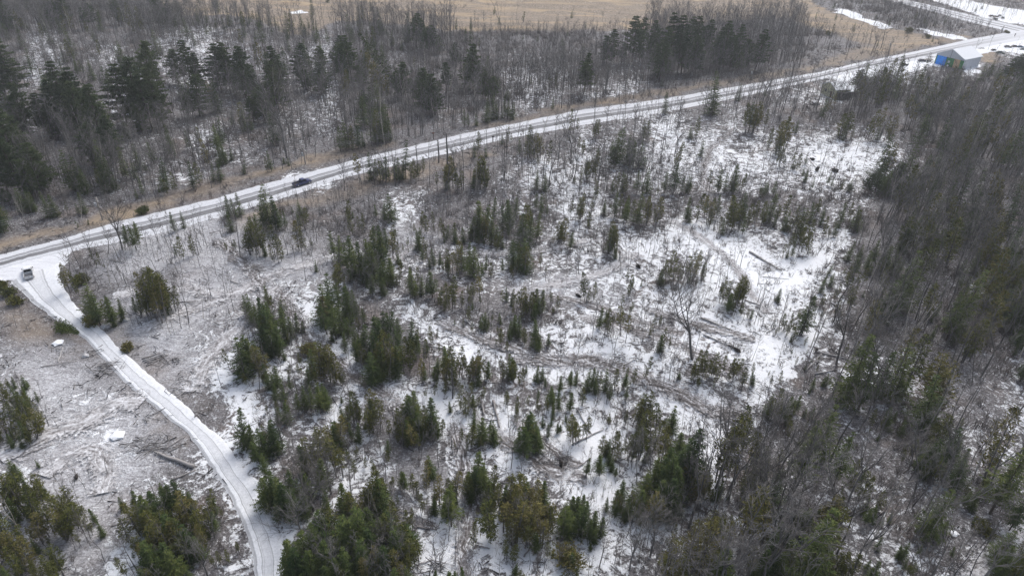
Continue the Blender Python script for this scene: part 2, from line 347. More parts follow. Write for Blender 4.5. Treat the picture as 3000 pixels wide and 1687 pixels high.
def strip(name, A, B, L, mat, cols, z=.05, jit=.5):
    n = len(A); tcol = np.linspace(0, 1, cols)
    w = np.hypot(*(B - A).T)[:, None]; ax = (B - A) / w
    s = np.linspace(0, L, n)
    ja = (vnoise(s, s * 0 + 3, .9, 0) - .5) * jit * 1.2 + (vnoise(s, s * 0 + 9, 4, 1) - .5) * jit * 1.6
    jb = (vnoise(s, s * 0 + 23, .9, 0) - .5) * jit * 1.2 + (vnoise(s, s * 0 + 39, 4, 1) - .5) * jit * 1.6
    A = A + ax * ja[:, None]; B = B + ax * jb[:, None]
    XY = A[:, None] * (1 - tcol[None, :, None]) + B[:, None] * tcol[None, :, None]
    Z = np.full(XY.shape[:2], z) + hgt(XY[..., 0], XY[..., 1]); Z[:, 0] -= .09; Z[:, -1] -= .09
    V = np.concatenate([XY, Z[..., None]], -1).reshape(-1, 3)
    I = np.arange(n * cols).reshape(n, cols)
    T = np.stack([I[:-1, :-1], I[:-1, 1:], I[1:, 1:], I[1:, :-1]], -1).reshape(-1, 4)
    uv = np.stack(np.broadcast_arrays(tcol[None, :], s[:, None]), -1).reshape(-1, 2)
    return tag(link(name, mesh_np(name, V, T[:, ::-1], mat, uv=uv, smooth=True)), kind='structure')
A, B, L = ROADS['road']
tag(strip('road', A, B, L, road_mat('rutted_snow_road', 'main'), 10, .07), 'snow covered two lane road with grey wheel tracks')
A, B, L = ROADS['side_road']
tag(strip('side_road', A, B, L, road_mat('packed_snow_track', 'side'), 12, .13, .3), 'packed snow side road curving to the bottom of the frame')
A, B, L = ROADS['back_road']
tag(strip('back_road', A, B, L, road_mat('slushy_back_road', 'back'), 8, .06), 'far snowy road with two dark wheel tracks')
# widened snowy mouth where the side road meets the main road
Q = pixpoly(JUNC)
cx = np.arange(Q[:, 0].min(), Q[:, 0].max(), .7); cy = np.arange(Q[:, 1].min(), Q[:, 1].max(), .7)
CX, CY = np.meshgrid(cx, cy, indexing='ij')
ins = inpoly(CX + (vnoise(CX, CY, 1.5, 0) - .5) * 1.2, CY + (vnoise(CX, CY, 1.5, 1) - .5) * 1.2, Q)
I = np.arange(CX.size).reshape(CX.shape)
k = ins[:-1, :-1] & ins[1:, :-1] & ins[1:, 1:] & ins[:-1, 1:]
T = np.stack([I[:-1, :-1], I[1:, :-1], I[1:, 1:], I[:-1, 1:]], -1)[k]
use = np.unique(T); rm = np.full(CX.size, -1); rm[use] = np.arange(len(use))
V = np.stack([CX.ravel(), CY.ravel(), np.full(CX.size, .042)], -1)[use]
t = NT('packed_snow_apron', .8, .2); gr = t.noise(t.pos(), 2.5, 5, .7); st = t.noise(t.mapping(t.pos(), (.25, 1.6, 1), (0, 0, -.9)), 1.0, 5, .6)
t.color(t.ramp(t.math('ADD', t.math('MULTIPLY', gr, .5), t.math('MULTIPLY', st, .5)), [(.3, (.48, .49, .52)), (.48, (.64, .655, .69)), (.62, (.74, .755, .79))]))
tag(link('road_junction', mesh_np('road_junction', V, rm[T], t.m)), 'wide snowy mouth of the side road', kind='structure')

# ---------------------------------------------------------------- skidder trails (draped strips of churned snow)
def trail_mat(name, pale):
    t = NT(name, .85, .15); uv = t.new('ShaderNodeUVMap').outputs[0]
    sx = t.new('ShaderNodeSeparateXYZ'); t.l.new(uv, sx.inputs[0]); u = sx.outputs[0]
    a = t.noise(t.mapping(uv, (9, .35, 1)), 1.0, 7, .75, .9); b = t.noise(t.pos(), 2.6, 5, .7)
    f = t.math('ADD', t.math('MULTIPLY', a, .65), t.math('MULTIPLY', b, .35))
    if pale: t.color(t.ramp(f, [(.38, (.13, .12, .12)), (.46, (.32, .31, .315)), (.54, (.56, .56, .58)), (.64, (.80, .82, .85))]))
    else: t.color(t.ramp(f, [(.38, (.045, .038, .035)), (.47, (.13, .118, .114)), (.53, (.36, .35, .36)), (.59, (.80, .82, .85))]))
    d = t.math('MULTIPLY', t.math('ABSOLUTE', t.math('SUBTRACT', u, .5)), 2.0)
    al = t.math('MULTIPLY', t.math('SUBTRACT', t.math('ADD', 1.0, t.math('MULTIPLY', t.math('SUBTRACT', b, .5), 4.0)), t.math('MULTIPLY', d, 1.5)), 2.2, clamp=True)
    t.l.new(t.math('MULTIPLY', al, t.step(t.noise(t.pos(), .35, 4, .6), .30, 6)), t.b.inputs['Alpha']); t.bump(f, .6, .2); return t.m
TR1, TR2 = trail_mat('pale_churned_trail', True), trail_mat('dark_rutted_trail', False)
TRAILS = [([(1180, 730), (1260, 760), (1350, 745), (1440, 735)], 4.0, TR2, 0),
          ([(1700, 940), (1800, 960), (1880, 985), (1990, 1010), (2080, 1060), (2180, 1110)], 4.0, TR2, 0),
          ([(1560, 870), (1640, 880), (1740, 900), (1830, 930), (1900, 960), (2000, 990)], 3.2, TR2, 0),
          ([(1960, 640), (2050, 700), (2140, 760), (2190, 850), (2250, 920)], 3.0, TR1, 0),
          ([(1440, 590), (1500, 650), (1580, 690), (1680, 700)], 3.0, TR2, 0),
          ([(1560, 420), (1540, 500), (1500, 560), (1470, 620)], 3.0, TR2, 0),
          ([(2150, 380), (2080, 440), (2060, 520), (2100, 600)], 3.0, TR2, 0),
          ([(1500, 1230), (1560, 1270), (1640, 1330), (1700, 1360)], 2.2, TR2, 0),([(395, 975), (450, 950), (580, 900), (680, 862), (760, 830), (850, 800), (960, 760), (1060, 735)], 5.0, TR1, .0),
          ([(330, 870), (450, 850), (560, 848), (660, 860), (760, 830)], 5.0, TR1, 0),
          ([(640, 700), (700, 760), (770, 830), (850, 900), (900, 985), (960, 1060), (1060, 1130), (1150, 1190), (1260, 1240)], 4.5, TR2, 0),
          ([(560, 1150), (620, 1040), (700, 960), (770, 880), (810, 840)], 5.0, TR1, 0),
          ([(1480, 860), (1560, 850), (1640, 838), (1720, 815), (1800, 790), (1870, 750)], 4.0, TR1, 0),
          ([(1500, 1060), (1620, 1062), (1740, 1062), (1860, 1090), (1980, 1150), (2060, 1190), (2200, 1210)], 5.0, TR2, 0),
          ([(1330, 1130), (1380, 1180), (1410, 1260), (1440, 1300)], 1.4, TR1, 0),
          ([(1430, 1265), (1500, 1300), (1570, 1350), (1650, 1385), (1720, 1390)], 4.0, TR2, 0),
          ([(1330, 1240), (1350, 1320), (1370, 1400), (1385, 1500), (1370, 1600), (1365, 1740)], 3.2, TR2, 0),
          ([(1900, 920), (2020, 960), (2120, 985), (2210, 1000)], 3.0, TR2, 0),
          ([(1400, 740), (1500, 738), (1620, 722), (1720, 700)], 3.0, TR1, 0),
          ([(0, 1350), (90, 1300), (180, 1260), (270, 1230), (340, 1170), (420, 1180)], 6.0, TR1, 0),
          ([(130, 1400), (200, 1340), (290, 1310), (320, 1400), (310, 1450)], 4.0, TR1, 0),
          ([(2820, 1760), (2880, 1660), (2960, 1570), (3060, 1500)], 4.5, TR1, 0),
          ([(1100, 800), (1180, 740), (1250, 700)], 4.0, TR1, 0),
          ([(1290, 950), (1380, 990), (1500, 1030), (1620, 1060)], 3.5, TR2, 0)]
for k, (pts, w, m, _) in enumerate(TRAILS):
    C, L = resample(pts, 120); n = max(20, int(L / .8)); C, L = resample(pts, n)
    d = np.gradient(C, axis=0); d /= np.hypot(*d.T)[:, None]; nr = np.stack([-d[:, 1], d[:, 0]], 1)
    tag(strip('dirt_path', C - nr * w / 2, C + nr * w / 2, L, m, 7, .075 + .008 * k, .9), 'churned machine trail through the cut ground')
# ---------------------------------------------------------------- tree shapes
class G:   # triangle soup builder
    def __init__(s): s.v = []; s.f = []
    def tri(s, a, b, c): k = len(s.v); s.v += [a, b, c]; s.f.append((k, k + 1, k + 2))
    def limb(s, pts, rad, n=4):
        pts = [np.asarray(p, float) for p in pts]; k0 = len(s.v); m = len(pts)
        for i, (p, r) in enumerate(zip(pts, rad)):
            d = pts[min(i + 1, m - 1)] - pts[max(i - 1, 0)]; d /= np.linalg.norm(d) + 1e-9
            a = np.cross(d, (0, 0, 1) if abs(d[2]) < .9 else (1, 0, 0)); a /= np.linalg.norm(a); b = np.cross(d, a)
            for j in range(n):
                t = 2 * math.pi * j / n; s.v.append(tuple(p + (a * math.cos(t) + b * math.sin(t)) * r))
        for i in range(m - 1):
            for j in range(n):
                a, b = k0 + i * n + j, k0 + i * n + (j + 1) % n; c, d = a + n, b + n
                s.f += [(a, b, d), (a, d, c)]
        for j in range(1, n - 1): s.f.append((k0 + (m - 1) * n, k0 + (m - 1) * n + j, k0 + (m - 1) * n + j + 1))
    def spike(s, a, b, r):   # three sided twig ending in a point
        a = np.asarray(a, float); b = np.asarray(b, float); d = b - a; d /= np.linalg.norm(d) + 1e-9
        u = np.cross(d, (0, 0, 1) if abs(d[2]) < .9 else (1, 0, 0)); u /= np.linalg.norm(u); w = np.cross(d, u); k = len(s.v)
        for t in (0, 2.094, 4.189): s.v.append(tuple(a + (u * math.cos(t) + w * math.sin(t)) * r))
        s.v.append(tuple(b)); s.f += [(k, k + 1, k + 3), (k + 1, k + 2, k + 3), (k + 2, k, k + 3)]
    def leaf(s, p, d, L, w, side):
        p = np.asarray(p, float); d = np.asarray(d, float); s.tri(tuple(p - np.asarray(side) * w), tuple(p + np.asarray(side) * w), tuple(p + d * L))
    def arr(s): return np.array(s.v, np.float32), np.array(s.f, np.int32)
    def mesh(s, name, mat): V, F = s.arr(); return mesh_np(name, V, F, mat)
R = random.Random(5)
def U(a, b): return R.uniform(a, b)
def unit(v): v = np.asarray(v, float); return v / (np.linalg.norm(v) + 1e-9)
def spruce(H=10, rad=1.55, whorls=27, low=.08, ragged=.2, lod=1.0):
    rad *= 1.4
    tr, cr = G(), G(); bx, by = U(-.15, .15), U(-.15, .15)
    ax = lambda z: np.array([bx * math.sin(z / H * 3), by * math.sin(z / H * 2.5), z])
    tr.limb([ax(z) for z in (0, H * .3, H * .65, H)], [.13, .10, .06, .015], 5)
    for i in range(whorls):
        f = low + (1 - low) * (i + U(-.3, .3)) / whorls; z = f * H
        if z > H * .985: z = H * .985
        g = 1 - (f - low) / (1 - low); base = rad * (g ** .8 if g < .85 else .87 * U(.7, 1)) + .10
        nb = max(4, int((5 + 6 * g) * lod))
        for j in range(nb):
            if R.random() < ragged * .5: continue
            a = 2 * math.pi * (j + U(-.4, .4)) / nb + i * 1.3; L = base * U(1 - ragged * 1.6, 1 + ragged)
            out = np.array([math.cos(a), math.sin(a), 0]); sd = np.array([-math.sin(a), math.cos(a), 0])
            n = max(3, int(L / .28)); p0 = ax(z)
            for k in range(n):
                t = (k + .6) / n; p = p0 + out * L * t + np.array([0, 0, -.55 * L * t * (1.25 - t) + .05 * L])
                for sg in (-1, 1):
                    d = unit(out * U(.5, 1) + sd * sg * U(.5, 1.1) + np.array([0, 0, U(-.5, .15)]))
                    cr.leaf(p, d, U(.32, .58) * (1.15 - .5 * t) * (.75 + .28 * L), U(.07, .125), unit(out * .8 + np.array([0, 0, U(-.6, .6)])))
            tip = p0 + out * L + np.array([0, 0, -.12 * L]); cr.leaf(tip - out * .25, unit(out + np.array([0, 0, .25])), .42, .06, sd)
    for _ in range(5): cr.leaf(ax(H * .97), unit((U(-.3, .3), U(-.3, .3), 1)), U(.3, .6), .05, unit((U(-1, 1), U(-1, 1), 0)))
    return tr, cr
def pine(H=16, rad=3.3, whorls=15, low=.3):
    tr, cr = G(), G(); ax = lambda z: np.array([.25 * math.sin(z / 4), .2 * math.cos(z / 5), z])
    tr.limb([ax(z) for z in (0, H * .3, H * .6, H * .85, H * .98)], [.24, .19, .13, .07, .02], 6)
    for i in range(whorls):
        f = low + (1 - low) * (i + U(-.25, .25)) / whorls; g = min(1, max(.05, (1 - f) / (1 - low)))
        base = rad * (min(1, g * 1.6 + .12)) * U(.75, 1.1)
        for j in range(6):
            if R.random() < .08: continue
            a = 2 * math.pi * (j + U(-.35, .35)) / 6 + i * .9; L = base * U(.55, 1.15)
            out = np.array([math.cos(a), math.sin(a), 0]); p0 = ax(f * H); rise = U(-.02, .30)
            pe = p0 + out * L + np.array([0, 0, rise * L]); tr.spike(p0, pe, .045)
            n = max(3, int(L / .42))
            for k in range(n):
                t = .28 + .72 * (k + .5) / n; sp = .55 * (1.1 - .4 * t)
                for q in range(4):
                    c = p0 + (pe - p0) * t + np.array([U(-sp, sp), U(-sp, sp), U(-.05, .22)])
                    for r_ in range(7):
                        d = unit((U(-1, 1) + out[0] * .5, U(-1, 1) + out[1] * .5, U(-.15, .75)))
                        cr.leaf(c, d, U(.32, .58), U(.07, .115), unit(np.cross(d, (U(-1, 1), U(-1, 1), 1))))
    return tr, cr
def cedar(H=8, rad=1.0, low=.25, dens=1.0, stems=1):
    tr, cr = G(), G()
    for s_ in range(stems):
        ox, oy = (0, 0) if s_ == 0 else (U(-.9, .9), U(-.9, .9)); Hs = H * (1 if s_ == 0 else U(.6, .92)); lx, ly = U(-.4, .4), U(-.4, .4)
        ax = lambda z: np.array([ox + lx * z / Hs, oy + ly * z / Hs, z])
        tr.limb([ax(z) for z in (0, Hs * .4, Hs * .75, Hs)], [.10, .08, .05, .012], 4)
        n = int(135 * dens * Hs / 8)
        for i in range(n):
            f = low + (1 - low) * R.random() ** .85; g = (1 - f) / (1 - low)
            prof = min(1.0, (g * 2.2) ** .7) * (1 if g < .8 else U(.4, .9)); L = rad * prof * U(.45, 1.15) + .1
            a = U(0, 6.283); out = np.array([math.cos(a), math.sin(a), 0]); p0 = ax(f * Hs); pe = p0 + out * L + np.array([0, 0, L * U(-.15, .45)])
            if i % 3 == 0: tr.spike(p0, pe, .018)
            for k in range(max(4, int(L * 9))):
                c = p0 + (pe - p0) * U(.35, 1.05) + np.array([U(-.16, .16), U(-.16, .16), U(-.12, .2)])
                d = unit((U(-.8, .8) + out[0] * .7, U(-.8, .8) + out[1] * .7, U(-.35, .8)))
                cr.leaf(c, d, U(.20, .42), U(.05, .10), unit(np.cross(d, (U(-1, 1), U(-1, 1), .4))))
    return tr, cr
def bare(H=11, spread=.28, start=.35, n1=16, n2=5, n3=4, r0=.11, fork=False, up=.9, tw=1.0):
    tr, cr = G(), G(); kx, ky = U(-.5, .5), U(-.5, .5)
    ax = lambda f: np.array([kx * f * f + .12 * math.sin(f * 7), ky * f * f + .12 * math.cos(f * 6), H * f])
    if fork:
        F = U(.3, .45); base = ax(F); tr.limb([ax(0), ax(F * .5), base], [r0, r0 * .9, r0 * .8], 5); stems = []
        for q in range(R.choice((2, 3, 3))):
            a = U(0, 6.28); o = np.array([math.cos(a), math.sin(a), 0]) * H * U(.10, .22); e = base + o + np.array([0, 0, H * (1 - F) * U(.8, 1)])
            m_ = base + o * .65 + np.array([0, 0, H * (1 - F) * .4]); tr.limb([base, m_, e], [r0 * .6, r0 * .38, .015], 4); stems.append((base, m_, e))
        def at():
            b, m_, e = R.choice(stems); t = R.random(); return (b * (1 - t) + m_ * t if R.random() < .35 else m_ * (1 - t) + e * t), .45
    else:
        tr.limb([ax(f) for f in (0, .3, .6, .85, 1)], [r0, r0 * .8, r0 * .5, r0 * .25, .012], 5)
        def at(): f = start + (1 - start) * R.random() ** .9; return ax(f), 1 - (f - start) / (1 - start)
    for i in range(n1):
        p, g = at(); a = U(0, 6.28); L = H * spread * (.35 + .65 * g) * U(.6, 1.2); d = unit((math.cos(a), math.sin(a), up * U(.6, 1.6)))
        e = p + d * L + np.array([0, 0, .15 * L]); md = p + d * L * .5; tr.limb([p, md, e], [r0 * .28, r0 * .17, .008], 3)
        for j in range(n2):
            t = U(.25, 1); q = p + (e - p) * t; d2 = unit(d + np.array([U(-.9, .9), U(-.9, .9), U(-.2, .7)])); L2 = L * .5 * U(.5, 1.1); e2 = q + d2 * L2
            cr.spike(q, e2, .020 * tw)
            for k in range(n3):
                q3 = q + (e2 - q) * U(.3, 1); d3 = unit(d2 + np.array([U(-.9, .9), U(-.9, .9), U(-.3, .6)])); cr.spike(q3, q3 + d3 * L2 * U(.35, .8), .013 * tw)
    return tr, cr
def join(a, b):
    V1, F1 = a.arr(); V2, F2 = b.arr(); return np.vstack([V1, V2]), np.vstack([F1, F2 + len(V1)])

PROTO = {}
def proto(kind, name, gens, tm, cm, H):
    PROTO[kind] = dict(name=name, H=H, v=[])
    for tr, cr in gens:
        PROTO[kind]['v'].append((tr.mesh(name + '_trunk', tm), cr.mesh(name + '_crown', cm), tr, cr))
proto('S', 'spruce_tree', [spruce(rad=r, whorls=w, low=l, ragged=g) for r, w, l, g in ((1.5, 26, .06, .2), (1.75, 26, .05, .25), (1.25, 24, .12, .25), (1.45, 22, .2, .4), (1.9, 24, .08, .3), (1.3, 20, .28, .45))], M['dark_bark'], M['spruce'], 10)
proto('P', 'pine_tree', [pine(rad=r, whorls=w, low=l) for r, w, l in ((4.2, 16, .16), (4.0, 15, .22), (4.6, 17, .15), (3.5, 14, .3), (4.3, 16, .2))], M['dark_bark'], M['pine'], 16)
proto('C', 'cedar_tree', [cedar(rad=r, low=l, dens=d, stems=s) for r, l, d, s in ((.95, .12, .95, 1), (1.1, .1, 1.0, 1), (.85, .25, .75, 2), (.8, .3, .6, 1), (1.0, .15, .65, 3), (.75, .4, .5, 2))], M['bark'], M['cedar'], 8)
proto('B', 'bare_tree', [bare(spread=s, start=st, n1=n, fork=f, r0=r) for s, st, n, f, r in ((.26, .35, 18, False, .10), (.20, .45, 16, False, .085), (.24, .4, 18, True, .12), (.3, .3, 20, True, .13), (.16, .5, 14, False, .07), (.22, .35, 18, False, .09), (.28, .4, 16, True, .11))], M['bark'], M['twig'], 11)
proto('W', 'birch_tree', [bare(spread=s, start=.5, n1=n, n2=4, n3=3, fork=f, r0=.085, up=1.4) for s, n, f in ((.18, 12, False), (.2, 13, True), (.15, 10, False))], M['birch'], M['twig'], 11)
proto('L', 'leafless_sapling', [bare(H=5, spread=.22, start=.25, n1=9, n2=3, n3=2, r0=.035, up=1.1) for _ in range(5)], M['bark'], M['brush'], 5)
proto('K', 'spreading_bare_tree', [bare(H=9, spread=.5, start=.2, n1=24, n2=7, n3=4, r0=.15, fork=f, up=.8) for f in (True, False, True)], M['bark'], M['bark'], 9)
